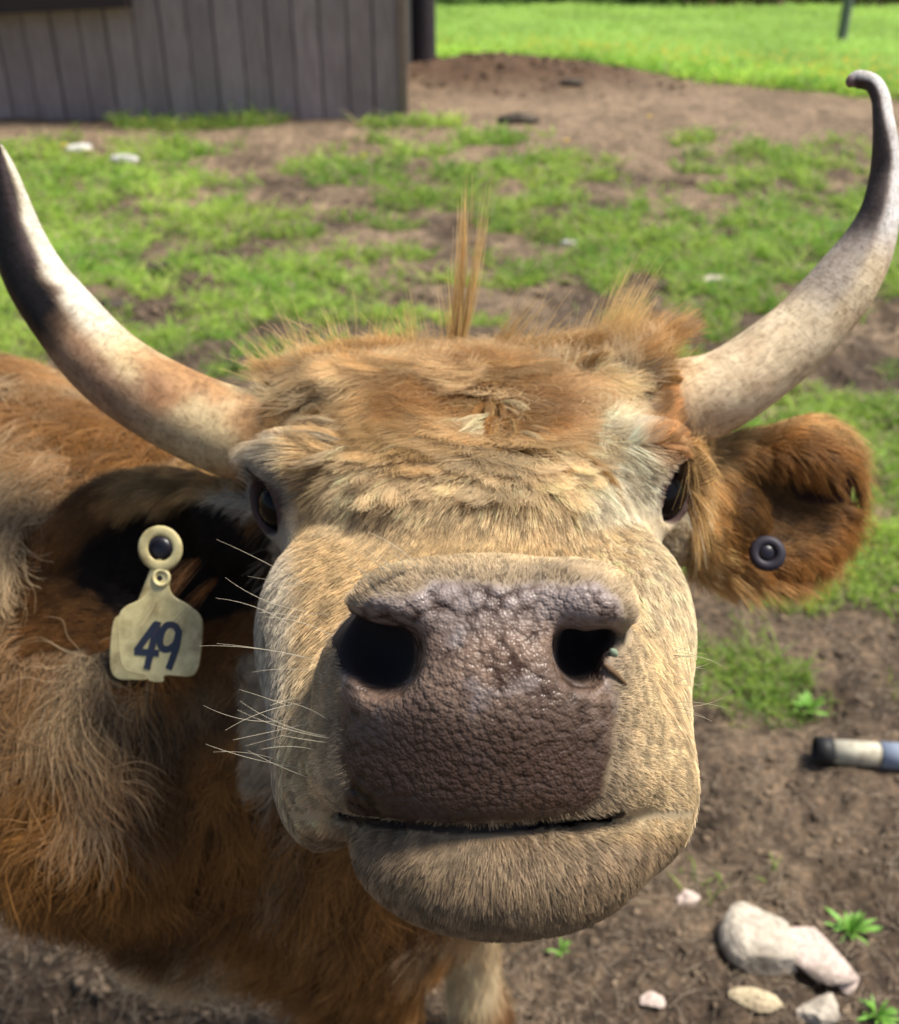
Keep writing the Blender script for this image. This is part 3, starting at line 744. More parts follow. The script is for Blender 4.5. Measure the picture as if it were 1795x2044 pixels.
horn([(620, 862, .89, 92), (503, 870, .88, 93), (403, 840, .875, 88), (287, 780, .875, 82), (204, 718, .88, 77), (134, 638, .885, 70), (76, 561, .89, 62), (42, 490, .89, 53), (20, 415, .885, 42), (5, 350, .88, 31), (-2, 310, .875, 19), (-3, 290, .87, 8)], horn_left_col)
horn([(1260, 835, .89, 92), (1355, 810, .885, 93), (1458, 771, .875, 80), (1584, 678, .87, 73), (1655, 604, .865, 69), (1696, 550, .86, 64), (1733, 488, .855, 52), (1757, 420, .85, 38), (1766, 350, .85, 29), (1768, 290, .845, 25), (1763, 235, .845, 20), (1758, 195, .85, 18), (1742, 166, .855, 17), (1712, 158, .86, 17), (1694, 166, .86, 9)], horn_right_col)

# ---------------------------------------------- eyes
def uv_ball(c, r, ns=32, nr_=20):
    V = [(c[0], c[1], c[2] + r[2])]; F = []
    for i in range(1, nr_):
        th = math.pi * i / nr_
        for j in range(ns):
            ph = 2 * math.pi * j / ns
            V.append((c[0] + r[0] * math.sin(th) * math.cos(ph), c[1] + r[1] * math.sin(th) * math.sin(ph), c[2] + r[2] * math.cos(th)))
    V.append((c[0], c[1], c[2] - r[2])); L = len(V) - 1
    for j in range(ns):
        F.append((0, 1 + j, 1 + (j + 1) % ns)); F.append((L, L - ns + (j + 1) % ns, L - ns + j))
    for i in range(nr_ - 2):
        for j in range(ns):
            a = 1 + i * ns; F.append((a + j, a + ns + j, a + ns + (j + 1) % ns, a + (j + 1) % ns))
    return np.array(V), F
m = NM('eye_dark'); m.bsdf((.004, .003, .003), .16, None, .15); EYE = m.m
for (c, r, _dr, _tl) in EYES:
    V, F = uv_ball(c, (r, r, r)); mesh_obj('eye', WN(V), F, EYE, COW)

def surf(px, py):
    m_ = (np.abs(bpx - px) < 7) & (np.abs(bpy_ - py) < 7) & (bd < .6)
    return P(px, py, float(np.percentile(bd[m_], 25)) - .001)
m = NM('twig_brown'); m.bsdf((.12, .07, .035), .8); TW = m.m
tc = np.array([surf(1206, 1326), surf(1220, 1338), surf(1233, 1350), surf(1250, 1366)])
V, F = tube_pts(catmull(tc, 20), np.interp(np.linspace(0, 1, 20), [0, .3, .6, 1], [.0005, .0014, .0012, .0007]) * (1 + .3 * rng.random(20)), 8)[:2]
o = mesh_obj('twig', W(V) - W(tc[0]), F, TW); o.location = W(tc[0]); tag(o, 'tiny brown twig stuck below the right nostril of the cow', 'twig')
m = NM('leaf_bit'); m.bsdf((.22, .27, .18), .5); LB = m.m
c0_ = surf(1226, 1302)
V, F = uv_ball(np.zeros(3), (.0032, .0021, .0012), 12, 8); V = V * (1 + .6 * (vnoise(V + 5, 500, 4)[:, None] - .5)); V = V @ rot_xyz(0, 20, -40).T
o = mesh_obj('leaf_fragment', W(V + c0_) - W(c0_), F, LB); o.location = W(c0_); tag(o, 'small grey-green crumb of leaf on the outer rim of the right nostril', 'leaf')

# ================================================================== EAR TAGS
def slab(poly, c, ax, ay, th):     # outline (2-D metres) -> solid plate, rounded edge
    ax = nrm(np.array(ax, float)); ay = nrm(np.array(ay, float)); az = np.cross(ax, ay); n = len(poly)
    poly = np.array(poly); V = []; ctr_ = poly.mean(0)
    e = min(.0006, th * .4)
    inn = poly + nrm(ctr_ - poly) * e
    for z, pl in ((-th / 2, inn), (-th / 2 + e, poly), (th / 2 - e, poly), (th / 2, inn)):
        V += [c + ax * p[0] + ay * p[1] + az * z for p in pl]
    F = [tuple(range(n))[::-1], tuple(range(3 * n, 4 * n))]
    for k in range(3):
        for i in range(n): F.append((k * n + i, k * n + (i + 1) % n, (k + 1) * n + (i + 1) % n, (k + 1) * n + i))
    return np.array(V), F
def ring(c, ax, ay, r_out, r_in, h, ns=48, nt_=10):
    ax = nrm(np.array(ax, float)); ay = nrm(np.array(ay, float)); az = np.cross(ax, ay); V = []; F = []
    rm, rr = (r_out + r_in) / 2, (r_out - r_in) / 2
    for i in range(ns):
        a = 2 * math.pi * i / ns; e = ax * math.cos(a) + ay * math.sin(a)
        for j in range(nt_):
            b = 2 * math.pi * j / nt_
            V.append(c + e * (rm + rr * math.cos(b)) + az * h * math.sin(b))
    for i in range(ns):
        for j in range(nt_):
            F.append((i * nt_ + j, ((i + 1) % ns) * nt_ + j, ((i + 1) % ns) * nt_ + (j + 1) % nt_, i * nt_ + (j + 1) % nt_))
    return np.array(V), F
m = NM('tag_plastic'); nz = m.noise(40, 5, .6); nz2 = m.noise(12, 3, .6)
c = m.mixc(m.ramp(nz, [(.42, (0, 0, 0)), (.68, (1, 1, 1))]), (.64, .56, .29), (.28, .22, .10))
c = m.mixc(.5, c, m.ramp(nz2, [(.35, (.75, .7, .6)), (.6, (1, 1, 1))]), 'MULTIPLY')
m.bsdf(c, .42, m.bump(nz, .15, .0005), .4, Subsurface_Weight=0.0); TAGM = m.m
m = NM('tag_ink'); m.bsdf((.022, .028, .050), .5); INK = m.m
m = NM('tag_stud'); m.bsdf((.012, .010, .016), .35); STUD = m.m
def smooth_closed(pts, n=8):
    pts = np.array(pts, float); out = []
    for i in range(len(pts)):
        p0, p1, p2, p3 = pts[i - 1], pts[i], pts[(i + 1) % len(pts)], pts[(i + 2) % len(pts)]
        for f in np.linspace(0, 1, n, endpoint=False):
            out.append(.5 * ((2 * p1) + (-p0 + p2) * f + (2 * p0 - 5 * p1 + 4 * p2 - p3) * f * f + (-p0 + 3 * p1 - 3 * p2 + p3) * f ** 3))
    return np.array(out)
TD = .848; tagc = P(318, 1260, TD)
TE = empty('ear_tag', tuple(W(tagc))); TL = W(tagc)
tag(TE, 'yellowed plastic ear tag numbered 49 hanging from the shaded ear', 'ear tag')
wt = lambda q: W(q) - TL
k_ = S * TD
tout = [(322, 1136), (342, 1150), (340, 1170), (350, 1190), (378, 1206), (402, 1226), (408, 1250), (403, 1305), (396, 1335), (380, 1350), (330, 1349), (324, 1362), (298, 1361), (288, 1350), (262, 1345), (240, 1330), (232, 1270), (234, 1232), (248, 1212), (280, 1196), (300, 1176), (303, 1150)]
poly = [((x - 318) * k_, -(y - 1260) * k_) for x, y in tout]
V, F = slab(smooth_closed(poly, 5), tagc, (1, 0, .10), (0, 1, .06), .0016)
mesh_obj('plate', wt(V), F, TAGM, TE, smooth=False)
V, F = ring(P(322, 1153, TD - .004), (1, 0, 0), (0, 1, 0), 19 * k_, 11 * k_, .0016); mesh_obj('neck_ring', wt(V), F, TAGM, TE)
V, F = ring(P(320, 1095, TD - .006), (1, 0, .1), (0, 1, .1), 46 * k_, 25 * k_, .0012); mesh_obj('button_ring', wt(V), F, TAGM, TE)
V, F = uv_ball(P(320, 1095, TD + .002), (24 * k_, 24 * k_, .004)); mesh_obj('button_stud', wt(V), F, STUD, TE)
V, F = uv_ball(P(322, 1153, TD - .001), (11 * k_, 11 * k_, .003)); mesh_obj('neck_stud', wt(V), F, STUD, TE)
V, F = tube_pts(catmull([P(320, 1115, TD + .004), P(321, 1135, TD + .003), P(322, 1153, TD + .001)], 8), np.full(8, .004), 12)[:2]
mesh_obj('stem', wt(V), F, TAGM, TE)
def stroke(pts, wd, z=.0013):
    pts = catmull(pts, 40) if len(pts) > 2 else np.linspace(pts[0], pts[1], 12)
    T = nrm(np.gradient(pts, axis=0)); N = np.stack([-T[:, 1], T[:, 0]], 1); V = []
    ax, ay = nrm(np.array([1, 0, .10])), nrm(np.array([0, 1, .06])); az = np.cross(ax, ay)
    F = []; n = len(pts)
    for s in (z - .0006, z):
        for sd_ in (-1, 1):
            q = (pts + N * sd_ * wd / 2 - np.array([318, 1260])) * k_
            V += [tagc + ax * a + ay * -b + az * s for a, b in q]
    for i in range(n - 1):
        F += [(2 * n + i, 2 * n + i + 1, 3 * n + i + 1, 3 * n + i), (i, i + 1, 2 * n + i + 1, 2 * n + i), (n + i, n + i + 1, 3 * n + i + 1, 3 * n + i)]
    return np.array(V), F
def glyph(name, strokes):
    VV, FF = [], []; zz = 0.0012
    for s in strokes:
        V, F = stroke(np.array(s, float), 13.5, zz); zz += .00012
        o = sum(len(v) for v in VV); VV.append(V); FF += [tuple(i + o for i in f) for f in F]
    mesh_obj(name, wt(np.vstack(VV)), FF, INK, TE, smooth=False)
glyph('digit_four', [[(313, 1244), (271, 1300)], [(267, 1301), (318, 1304)], [(317, 1240), (292, 1336)]])
glyph('digit_nine', [[(359, 1262), (352, 1249), (336, 1247), (325, 1260), (320, 1280), (325, 1294), (338, 1295), (352, 1284), (359, 1262)], [(360, 1256), (354, 1290), (337, 1336)]])
# the back half of the tag, behind the ear
TB = empty('ear_tag', tuple(W(P(240, 1300, .895)))); TBL = W(P(240, 1300, .895))
tag(TB, 'blank yellow tag plate showing behind the lower edge of the numbered tag', 'ear tag')
kb = S * .895
pl2 = [(x * kb, -y * kb) for x, y in [(-12, -60), (10, -70), (40, -60), (60, -40), (60, 50), (20, 58), (-10, 52), (-20, 20)]]
V, F = slab(smooth_closed(pl2, 5), P(240, 1300, .895), (1, 0, -.25), (0, 1, .05), .0016)
mesh_obj('plate', W(V) - TBL, F, TAGM, TB, smooth=False)
V, F = tube_pts(catmull([P(268, 1245, .896), P(290, 1190, .905), P(318, 1120, .915)], 10), np.full(10, .0045), 12)[:2]
mesh_obj('strap', W(V) - TBL, F, TAGM, TB)
# dark button in the other ear
BC = P(1532, 1105, .872)
BT = empty('ear_button', tuple(W(BC))); tag(BT, 'round blue-black button stud pinned in the sunlit ear', 'ear tag')
m = NM('button_blue'); m.bsdf((.022, .018, .028), .6); BBL = m.m
V, F = ring(BC, (1, 0, .2), (0, 1, -.1), 36 * S * .87, 14 * S * .87, .004); mesh_obj('rim', W(V) - W(BC), F, BBL, BT)
V, F = uv_ball(BC + np.array([0, 0, -.001]), (20 * S * .87, 20 * S * .87, .005)); mesh_obj('cap', W(V) - W(BC), F, STUD, BT)
V, F = tube_pts(np.linspace(BC, BC + np.array([0, 0, -.035]), 4), np.full(4, .005), 12)[:2]; mesh_obj('pin', W(V) - W(BC), F, STUD, BT)


# ================================================================== GROUND
def yline(py): return ground_at(897.5, py)[1]
def mead(x, y):         # >0 beyond the edge of the far meadow
    return y - (12.3 - .66 * (x + .15)) + .5 * (vnoise(np.stack([x, y * .5, x * 0], 1), 1.3, 55, 2) - .5)
def grass_amount(x, y):
    p3 = np.stack([x, y, 0 * x], 1)
    nz = vnoise(p3, 1.6, 61, 3); nz2 = vnoise(p3, 5.5, 62, 2)
    base = np.interp(y, [0, 1.2, 1.9, 2.3, 3.0, 4.6, 5.8, 7.0, 7.9, 8.6], [.24, .24, .36, .46, .56, .52, .48, .46, .40, .12])
    base = base + .05 * ((x > .25) & (y > 1.45) & (y < 2.4))
    g = sstep(.41, .62, base + .55 * (nz - .5) + .5 * (nz2 - .5))
    foot = np.exp(-((y - 8.62) / .16) ** 2) * ((x > -2.6) & (x < .1)) * sstep(.45, .6, vnoise(p3, 1.9, 66, 2))
    return np.maximum(np.maximum(g, foot), sstep(-.15, .25, mead(x, y)))
def ground_h(x, y):
    p3 = np.stack([x, y, 0 * x], 1); near = 1 - sstep(6, 12, y)
    h = .045 * (vnoise(p3, 2.2, 71, 2) - .5) + near * (.05 * (vnoise(p3, 7, 72, 3) - .5) + .022 * (vnoise(p3, 26, 73, 2) - .5))
    h = h - near * .03 * sstep(.62, .75, vnoise(p3, 5, 74, 2))
    h = h + .20 * np.exp(-(((x - .45) / 1.3) ** 2 + ((y - 11.0) / .8) ** 2)) * (.75 + .6 * vnoise(p3, 5, 75, 3))
    return h
hx = axis([(-150, -12, 8), (-12, -3, .12), (-3, 3.2, .022), (3.2, 12, .12), (12, 150, 8)]).astype(float)
hy = axis([(-40, -1, 3), (-1, .7, .15), (.7, 3.2, .018), (3.2, 7, .04), (7, 14, .09), (14, 30, .5), (30, 230, 10)]).astype(float)
GX, GY = np.meshgrid(hx, hy, indexing='ij'); gxf, gyf = GX.ravel(), GY.ravel()
GH = ground_h(gxf, gyf)
gi, gj = np.meshgrid(np.arange(len(hx) - 1), np.arange(len(hy) - 1), indexing='ij'); n_ = len(hy)
GFc = np.stack([gi * n_ + gj, (gi + 1) * n_ + gj, (gi + 1) * n_ + gj + 1, gi * n_ + gj + 1], -1).reshape(-1, 4)
g3 = np.stack([gxf, gyf, 0 * gxf], 1)
ga = grass_amount(gxf, gyf)
MUD = np.array([.085, .060, .042]); DRY = np.array([.27, .20, .135]); GRN = np.array([.11, .15, .04]); LIME = np.array([.34, .55, .10])
e1 = vnoise(g3, 3, 81, 3); e2 = vnoise(g3, 22, 82, 3)
earth = mix(MUD, DRY, sstep(.38, .66, e1 * .6 + e2 * .4) * np.interp(gyf, [0, 1.5, 3, 6, 9], [.45, .55, .75, 1, 1]))
earth = mix(earth, DRY * 1.05, sstep(7.0, 7.8, gyf) * .5)
mound = np.exp(-(((gxf - .45) / 1.4) ** 2 + ((gyf - 10.9) / .8) ** 2)); earth = mix(earth, np.array([.10, .060, .036]), np.clip(mound * 1.5, 0, .95))
gcol = mix(earth, mix(GRN, LIME, sstep(-.3, 1.5, mead(gxf, gyf)) * .8), ga * .85)
m = NM('ground_soil')
c = m.attr('col'); n1 = m.noise(45, 6, .7); n2 = m.noise(220, 4, .7); n3 = m.noise(9, 5, .6)
c = m.mixc(.9, c, m.ramp(n1, [(.34, (.35, .32, .3)), (.5, (1, 1, 1)), (.64, (1.9, 1.8, 1.65))]), 'MULTIPLY')
c = m.mixc(.6, c, m.ramp(n3, [(.36, (.5, .48, .45)), (.6, (1.25, 1.2, 1.15))]), 'MULTIPLY')
c = m.mixc(.5, c, m.ramp(n2, [(.3, (.5, .5, .5)), (.6, (1.3, 1.3, 1.3))]), 'MULTIPLY')
m.bsdf(c, .9, m.bump(n2, .6, .01, m.bump(n1, .8, .03)), .25)
ground = mesh_obj('ground', np.stack([gxf, gyf, GH], 1), GFc.astype(np.int32), m.m, col=gcol); tag(ground, kind='structure')

m = NM('grass_blades'); colr = m.attr('col'); hi = m.n('HairInfo')
v = m.n('MapRange', i_0=hi.outputs['Intercept']); v.inputs[3].default_value = .8; v.inputs[4].default_value = 1.15
c = m.mixc(1.0, colr, m.n('CombineColor', i_0=v.outputs[0], i_1=v.outputs[0], i_2=v.outputs[0]).outputs[0], 'MULTIPLY')
b = m.n('BsdfPrincipled', i_Base_Color=c, i_Roughness=.5); tr = m.n('BsdfTranslucent', i_Color=c)
ms = m.n('MixShader'); ms.inputs[0].default_value = .4
m.t.links.new(b.outputs[0], ms.inputs[1]); m.t.links.new(tr.outputs[0], ms.inputs[2]); m.t.links.new(ms.outputs[0], m.out.inputs[0]); BLADE = m.m
def blades(name, n, y0, y1, length, radius, cols, dens=grass_amount, flat=.5, power=1.0):
    u = rng.random(n); y = y0 * (y1 / y0) ** u if power else y0 + (y1 - y0) * u
    x = (rng.random(n) * 2 - 1) * (.55 * y + .8)
    keep = rng.random(n) < dens(x, y) ; x, y = x[keep], y[keep]; n = len(x)
    p = np.stack([x, y, ground_h(x, y) - .002], 1)
    bc = clump_id(np.stack([x, y, 0 * x], 1), .06, 3)
    L = length(y) * (.5 + .8 * rng.random(n)) * (.6 + .8 * hash3(*(np.floor(bc * 1e4).astype(np.int64) + 400000).T, 2))
    lean = rng.normal(0, flat, (n, 3)); lean[:, 2] = 1.0; out = (p - bc) * 8; out[:, 2] = 0
    d0 = nrm(lean + np.clip(out, -.8, .8)); a = nrm(rng.normal(0, 1, (n, 3)) * [1, 1, .1] + d0 * [1, 1, 0])
    t = np.linspace(0, 1, 4)[None, :, None]
    pts = p[:, None] + L[:, None, None] * (d0[:, None] * t + a[:, None] * .45 * t * t - np.array([0, 0, .25]) * t ** 3)
    R = radius(y)[:, None] * np.array([1, .9, .65, .15])[None]
    q = vnoise(p * [1, 1, 0], 2.4, 91, 2)
    cc = mix(cols[0], cols[1], np.clip(q + rng.normal(0, .28, n), 0, 1)) * rng.uniform(.75, 1.25, (n, 1))
    dry = rng.random(n) < cols[3]; cc[dry] = np.array(cols[2]) * rng.uniform(.6, 1.2, (dry.sum(), 1))
    mm = sstep(.2, 2.2, mead(x, y)); cc = mix(cc, np.array([.42, .60, .15]), mm * .8)
    cc = cc * (.72 + .56 * vnoise(p * [1, 1, 0], 1.1, 93, 3))[:, None]
    o = curves_obj(name, pts, R, cc, BLADE); return tag(o, kind='stuff')
g1, g2, gd = np.array([.13, .29, .03]), np.array([.50, .64, .11]), (.46, .38, .22)
tag(blades('grass', 340000, 1.0, 8.8, lambda y: .028 + .010 * y, lambda y: .0007 + .0005 * y, (g1, g2, gd, .15)), 'short trampled green grass growing in patches over the muddy paddock', 'grass')
tag(blades('grass', 140000, 8.8, 22, lambda y: .13 + 0 * y, lambda y: .004 + .0003 * y, (g1 * 1.5, g2 * 1.25, gd, .03), dens=lambda x, y: sstep(-.15, .25, mead(x, y)), power=1), 'bright green meadow grass beyond the bare earth', 'grass')
# straw and plant litter lying on the mud
nS = 42000; y = 1.0 * (8.5) ** rng.random(nS); x = (rng.random(nS) * 2 - 1) * (.55 * y + .8); keep = rng.random(nS) > grass_amount(x, y) * .6; x, y = x[keep], y[keep]; nS = len(x)
a = rng.random(nS) * 6.283; L = rng.uniform(.008, .032, nS) * (1 + .12 * y)
t = np.linspace(-.5, .5, 4)[None]
sx = x[:, None] + np.cos(a)[:, None] * L[:, None] * t; sy = y[:, None] + np.sin(a)[:, None] * L[:, None] * t
sz = ground_h(sx.ravel(), sy.ravel()).reshape(sx.shape) + .003 + rng.uniform(0, .006, (nS, 1))
st_ = curves_obj('straw_litter', np.stack([sx, sy, sz], -1), np.full((nS, 4), 1.0) * (.0003 + .00018 * y)[:, None], np.array([[.42, .33, .23]]) * rng.uniform(.2, 1.3, (nS, 1)) ** 1.3, BLADE)
tag(st_, 'dry stalks and plant litter trodden into the mud', 'litter', kind='stuff')
# soil crumbs
def crumb_field(name, n, y0, y1, size, colr, dens, mat):
    y = y0 * (y1 / y0) ** rng.random(n); x = (rng.random(n) * 2 - 1) * (.55 * y + .8)
    keep = rng.random(n) < dens(x, y); x, y = x[keep], y[keep]; n = len(x)
    base = np.array([(1, 0, 0), (0, 1, 0), (-1, 0, 0), (0, -1, 0), (0, 0, 1), (.7, .7, .5), (-.7, .6, .55), (0, 0, -.6)], float)
    F0 = np.array([(0, 5, 4), (5, 1, 4), (1, 6, 4), (6, 2, 4), (2, 3, 4), (3, 0, 4), (0, 1, 5), (1, 2, 6), (1, 0, 7), (2, 1, 7), (3, 2, 7), (0, 3, 7)])
    r = size(y) * rng.uniform(.4, 1.3, n)
    V = base[None] * rng.uniform(.6, 1.3, (n, 8, 3)) * r[:, None, None] * np.array([1, 1, .6])
    a = rng.random(n) * 6.28; ca, sa = np.cos(a)[:, None], np.sin(a)[:, None]
    V = np.stack([V[..., 0] * ca - V[..., 1] * sa, V[..., 0] * sa + V[..., 1] * ca, V[..., 2]], -1)
    V = V + np.stack([x, y, ground_h(x, y)], 1)[:, None]
    F = (F0[None] + (np.arange(n) * 8)[:, None, None]).reshape(-1, 3)
    cc = np.repeat(colr * rng.uniform(.5, 1.5, (n, 1)), 8, 0)
    return mesh_obj(name, V.reshape(-1, 3), F.astype(np.int32), mat, col=cc, smooth=False)
m = NM('crumb_soil'); c = m.attr('col'); n1 = m.noise(160, 4, .7); m.bsdf(m.mixc(.5, c, m.ramp(n1, [(.3, (.5, .5, .5)), (.65, (1.2, 1.2, 1.2))]), 'MULTIPLY'), .95, m.bump(n1, .5, .004), .2); CRUMB = m.m
cr = crumb_field('soil_crumbs', 7000, 1.0, 5, lambda y: (.004 + .0022 * y) * rng.uniform(.5, 1.7, len(y)), np.array([.15, .108, .072]), lambda x, y: 1 - .8 * grass_amount(x, y), CRUMB)
tag(cr, 'small crumbs and clods of trampled brown soil', 'soil', kind='stuff')
cm = crumb_field('mound_clods', 2600, 9.4, 12.4, lambda y: .035 + 0 * y, np.array([.10, .062, .038]), lambda x, y: np.exp(-(((x - .45) / 1.3) ** 2 + ((y - 10.9) / .8) ** 2)), CRUMB)
tag(cm, 'dark brown clods heaped on the earth mound beside the barn', 'soil', kind='stuff')
# buttercups in the meadow
def dots(name, pts, r, mat, k=6):
    V, F = [], []
    for (x, y, h, s) in pts:
        z = float(ground_h(np.array([x]), np.array([y]))[0]) + h; o = len(V); V.append((x, y, z - s * .3))
        for i in range(k):
            a = 6.283 * i / k; V.append((x + s * math.cos(a), y + s * math.sin(a), z + s * .25 * (i % 2)))
        F += [(o, o + 1 + i, o + 1 + (i + 1) % k) for i in range(k)]
        V.append((x, y, z - h)); V.append((x + .003, y, z - h)); F.append((o, len(V) - 1, len(V) - 2))
    return mesh_obj(name, V, F, mat, smooth=False)
m = NM('petal_yellow'); m.bsdf((.75, .52, .03), .5); YEL = m.m
pp = []
for _ in range(1400):
    y = rng.uniform(9.4, 14); x = rng.uniform(-.3, .48 * y)
    mm = float(mead(np.array([x]), np.array([y]))[0])
    if mm < .05 or rng.random() > math.exp(-((mm - .8) / 1.1) ** 2) * (.35 if x < .8 else 1): continue
    pp.append((x, y, rng.uniform(.10, .20), rng.uniform(.014, .026)))
for (px, py) in ((180, 318), (132, 305), (725, 322), (1295, 250), (290, 250), (1130, 300)):
    gx_, gy_ = ground_at(px, py); pp.append((gx_, gy_, .05, .022))
bt = dots('buttercup_flowers', pp, .02, YEL); tag(bt, 'yellow buttercups scattered through the far meadow', 'flowers', kind='stuff')

# ================================================================== STONES, CLODS AND LITTER (things)
def lump(r, seed, rough=.22, sub=4, flat=None, facets=0):
    import bmesh
    bm = bmesh.new(); bmesh.ops.create_icosphere(bm, subdivisions=sub, radius=1)
    V = np.array([v.co[:] for v in bm.verts]); F = [tuple(v.index for v in f.verts) for f in bm.faces]; bm.free()
    rg_ = np.random.default_rng(seed)
    for _ in range(facets):      # broken planes
        nrm_ = nrm(rg_.normal(0, 1, 3)); dd_ = rg_.uniform(.5, .8); s = V @ nrm_ - dd_
        V = V - np.where(s > 0, s, 0)[:, None] * nrm_ * .92
    V = V * (1 + rough * (vnoise(V + seed, 1.6, seed, 3) - .5)[:, None] * 2 + .06 * (vnoise(V + seed, 7, seed, 2) - .5)[:, None])
    return V * np.array(r), F
def stone_mat(name, a, b, sc=14):
    m = NM(name); n1 = m.noise(sc, 6, .65); n2 = m.noise(sc * 7, 5, .7); n3 = m.noise(sc * .5, 3, .5)
    c = m.mixc(m.ramp(n1, [(.38, (0, 0, 0)), (.62, (1, 1, 1))]), a, b)
    c = m.mixc(.6, c, m.ramp(n2, [(.34, (.42, .38, .34)), (.58, (1.15, 1.12, 1.08))]), 'MULTIPLY')
    c = m.mixc(m.ramp(n3, [(.55, (0, 0, 0)), (.7, (.7, .7, .7))]), c, (.16, .13, .09))
    return m.bsdf(c, .88, m.bump(n2, .9, .006, m.bump(n1, .9, .016)), .2)
ST_GREY = stone_mat('stone_greybeige', (.62, .55, .45), (.42, .37, .31)); ST_PINK = stone_mat('stone_pinkish', (.72, .58, .51), (.50, .41, .36)); ST_WHITE = stone_mat('stone_white', (.75, .73, .70), (.5, .5, .48)); ST_DARK = stone_mat('dung_dark', (.045, .038, .032), (.09, .075, .06))
ST_BROWN = stone_mat('clod_brown', (.16, .11, .075), (.26, .19, .13))
def place(name, label, cat, px, py, wpx, hfac, mat, seed, rz=0, aspect=.7, sink=.25, group=None, facets=0, rough=.22):
    gx_, gy_ = ground_at(px, py); d = gy_ * cp + CAMZ * sp; r = wpx * .5 * S * d
    z0 = float(ground_h(np.array([gx_]), np.array([gy_]))[0])
    V, F = lump((r, r * aspect, r * hfac), seed, rough, 4, facets=facets)
    o = mesh_obj(name, V, F, mat, smooth=not facets); o.location = (gx_, gy_, z0 + r * hfac * (1 - 2 * sink) * .9); o.rotation_euler = (0, 0, rad(rz))
    return tag(o, label, cat, group)
SG = 'stones lying in the mud'
place('stone', 'large angular grey-beige stone, biggest of those in the lower right mud', 'stone', 1520, 1895, 175, .62, ST_GREY, 3, -35, 1.0, .2, SG, 12, .05)
place('stone', 'pinkish pale stone butted against the large grey-beige stone', 'stone', 1630, 1925, 165, .45, ST_PINK, 8, -40, .75, .2, SG, 12, .05)
place('stone', 'small pale pink stone at the lower tip of the pinkish stone', 'stone', 1692, 1972, 46, .6, ST_PINK, 12, 10, .8, .2, SG, 4)
place('stone', 'grey rounded stone cut by the bottom edge under the stone group', 'stone', 1632, 2030, 98, .5, ST_GREY, 16, 20, .7, .2, SG, 4)
place('stone', 'yellowish flat stone at the bottom edge left of the grey rounded one', 'stone', 1500, 2022, 100, .3, stone_mat('stone_yellow', (.62, .52, .34), (.45, .36, .24)), 22, -10, .5, .2, SG, 3)
place('stone', 'small beige stone in the mud just below the chin', 'stone', 1305, 2010, 60, .4, ST_PINK, 27, 0, .7, .25, SG, 3)
place('stone', 'round brownish-pink pebble between mouth corner and the stone group', 'stone', 1375, 1790, 52, .6, ST_PINK, 31, 30, .7, .25, SG, 3)
place('stone', 'dark blue-grey pebble close under the chin on the right', 'stone', 1240, 1785, 60, .45, stone_mat('stone_bluegrey', (.16, .17, .17), (.09, .1, .1)), 33, 0, .7, .25, SG, 3)
place('stone', 'bright white stone on the far grass before the barn', 'stone', 250, 331, 60, .35, ST_WHITE, 41, 0, .6, .1, 'white stones before the barn', 3)
place('stone', 'cream white stone with buttercups beside it, nearer the barn wall', 'stone', 160, 304, 56, .35, ST_WHITE, 44, 10, .6, .1, 'white stones before the barn', 3)
place('stone', 'pale grey stone in the grass between the forelock and the right horn', 'stone', 1425, 568, 70, .35, ST_GREY, 47, 0, .6, .3, SG, 3)
place('stone', 'whitish stone in the grass left of the orange tuft, above the poll', 'stone', 1138, 480, 46, .5, ST_WHITE, 51, 0, .7, .2, SG, 3)
place('stone', 'small pale pebble in the grass above the left horn', 'stone', 285, 375 + 355, 18, .5, ST_WHITE, 53, 0, .8, .2, SG, 3)
DG = 'dark dung lumps on the grass'
for px, py, w_, lab, sd_ in ((335, 535, 72, 'black dung lump on the grass above the middle of the left horn', 61), (487, 738, 88, 'flat dark dung pat just above the root of the left horn', 62),
                        (222, 600, 60, 'dark dung lump beside the upper edge of the left horn', 63), (1037, 246, 78, 'blue-black flat dung pat on bare earth by the brown mound', 64),
                        (1140, 182, 50, 'dark lump at the edge of the brown mound near the meadow', 65), (215, 487, 95, 'wide reddish-brown clod among the grass left of the black dung lump', 66)):
    place('dung_pat', lab, 'dung', px, py, w_, .34, ST_BROWN if sd_ == 66 else ST_DARK, sd_, 0, .6, .3, DG, 0, .3)
for i in range(26):
    px, py = rng.uniform(60, 1700), rng.uniform(400, 720)
    if abs(px - 900) < 60 and py > 600: continue
    pass
# pale pipe with a dark open end
gx_, gy_ = ground_at(1700, 1528)
PE = empty('pipe', (gx_, gy_, .05)); tag(PE, 'short cream pipe with black open end and bluish band lying in the mud', 'pipe')
m = NM('pipe_cream'); nz = m.noise(30, 5, .6); m.bsdf(m.mixc(m.ramp(nz, [(.45, (0, 0, 0)), (.7, (1, 1, 1))]), (.52, .48, .37), (.22, .18, .12)), .7); PC = m.m
m = NM('pipe_black'); m.bsdf((.012, .012, .012), .6); PB = m.m
m = NM('pipe_blue'); m.bsdf((.24, .28, .36), .7); PBL = m.m
rp = .024
def lathe_x(prof, ns=32):
    V = []; F = []
    for (x, r) in prof:
        for j in range(ns): a = 6.28318 * j / ns; V.append((x, r * math.cos(a), r * math.sin(a)))
    for i in range(len(prof) - 1):
        for j in range(ns): F.append((i * ns + j, i * ns + (j + 1) % ns, (i + 1) * ns + (j + 1) % ns, (i + 1) * ns + j))
    return V, F
V, F = lathe_x([(-.045, rp - .003), (-.045, rp), (.045, rp), (.047, rp - .002)]); mesh_obj('tube', V, F, PC, PE)
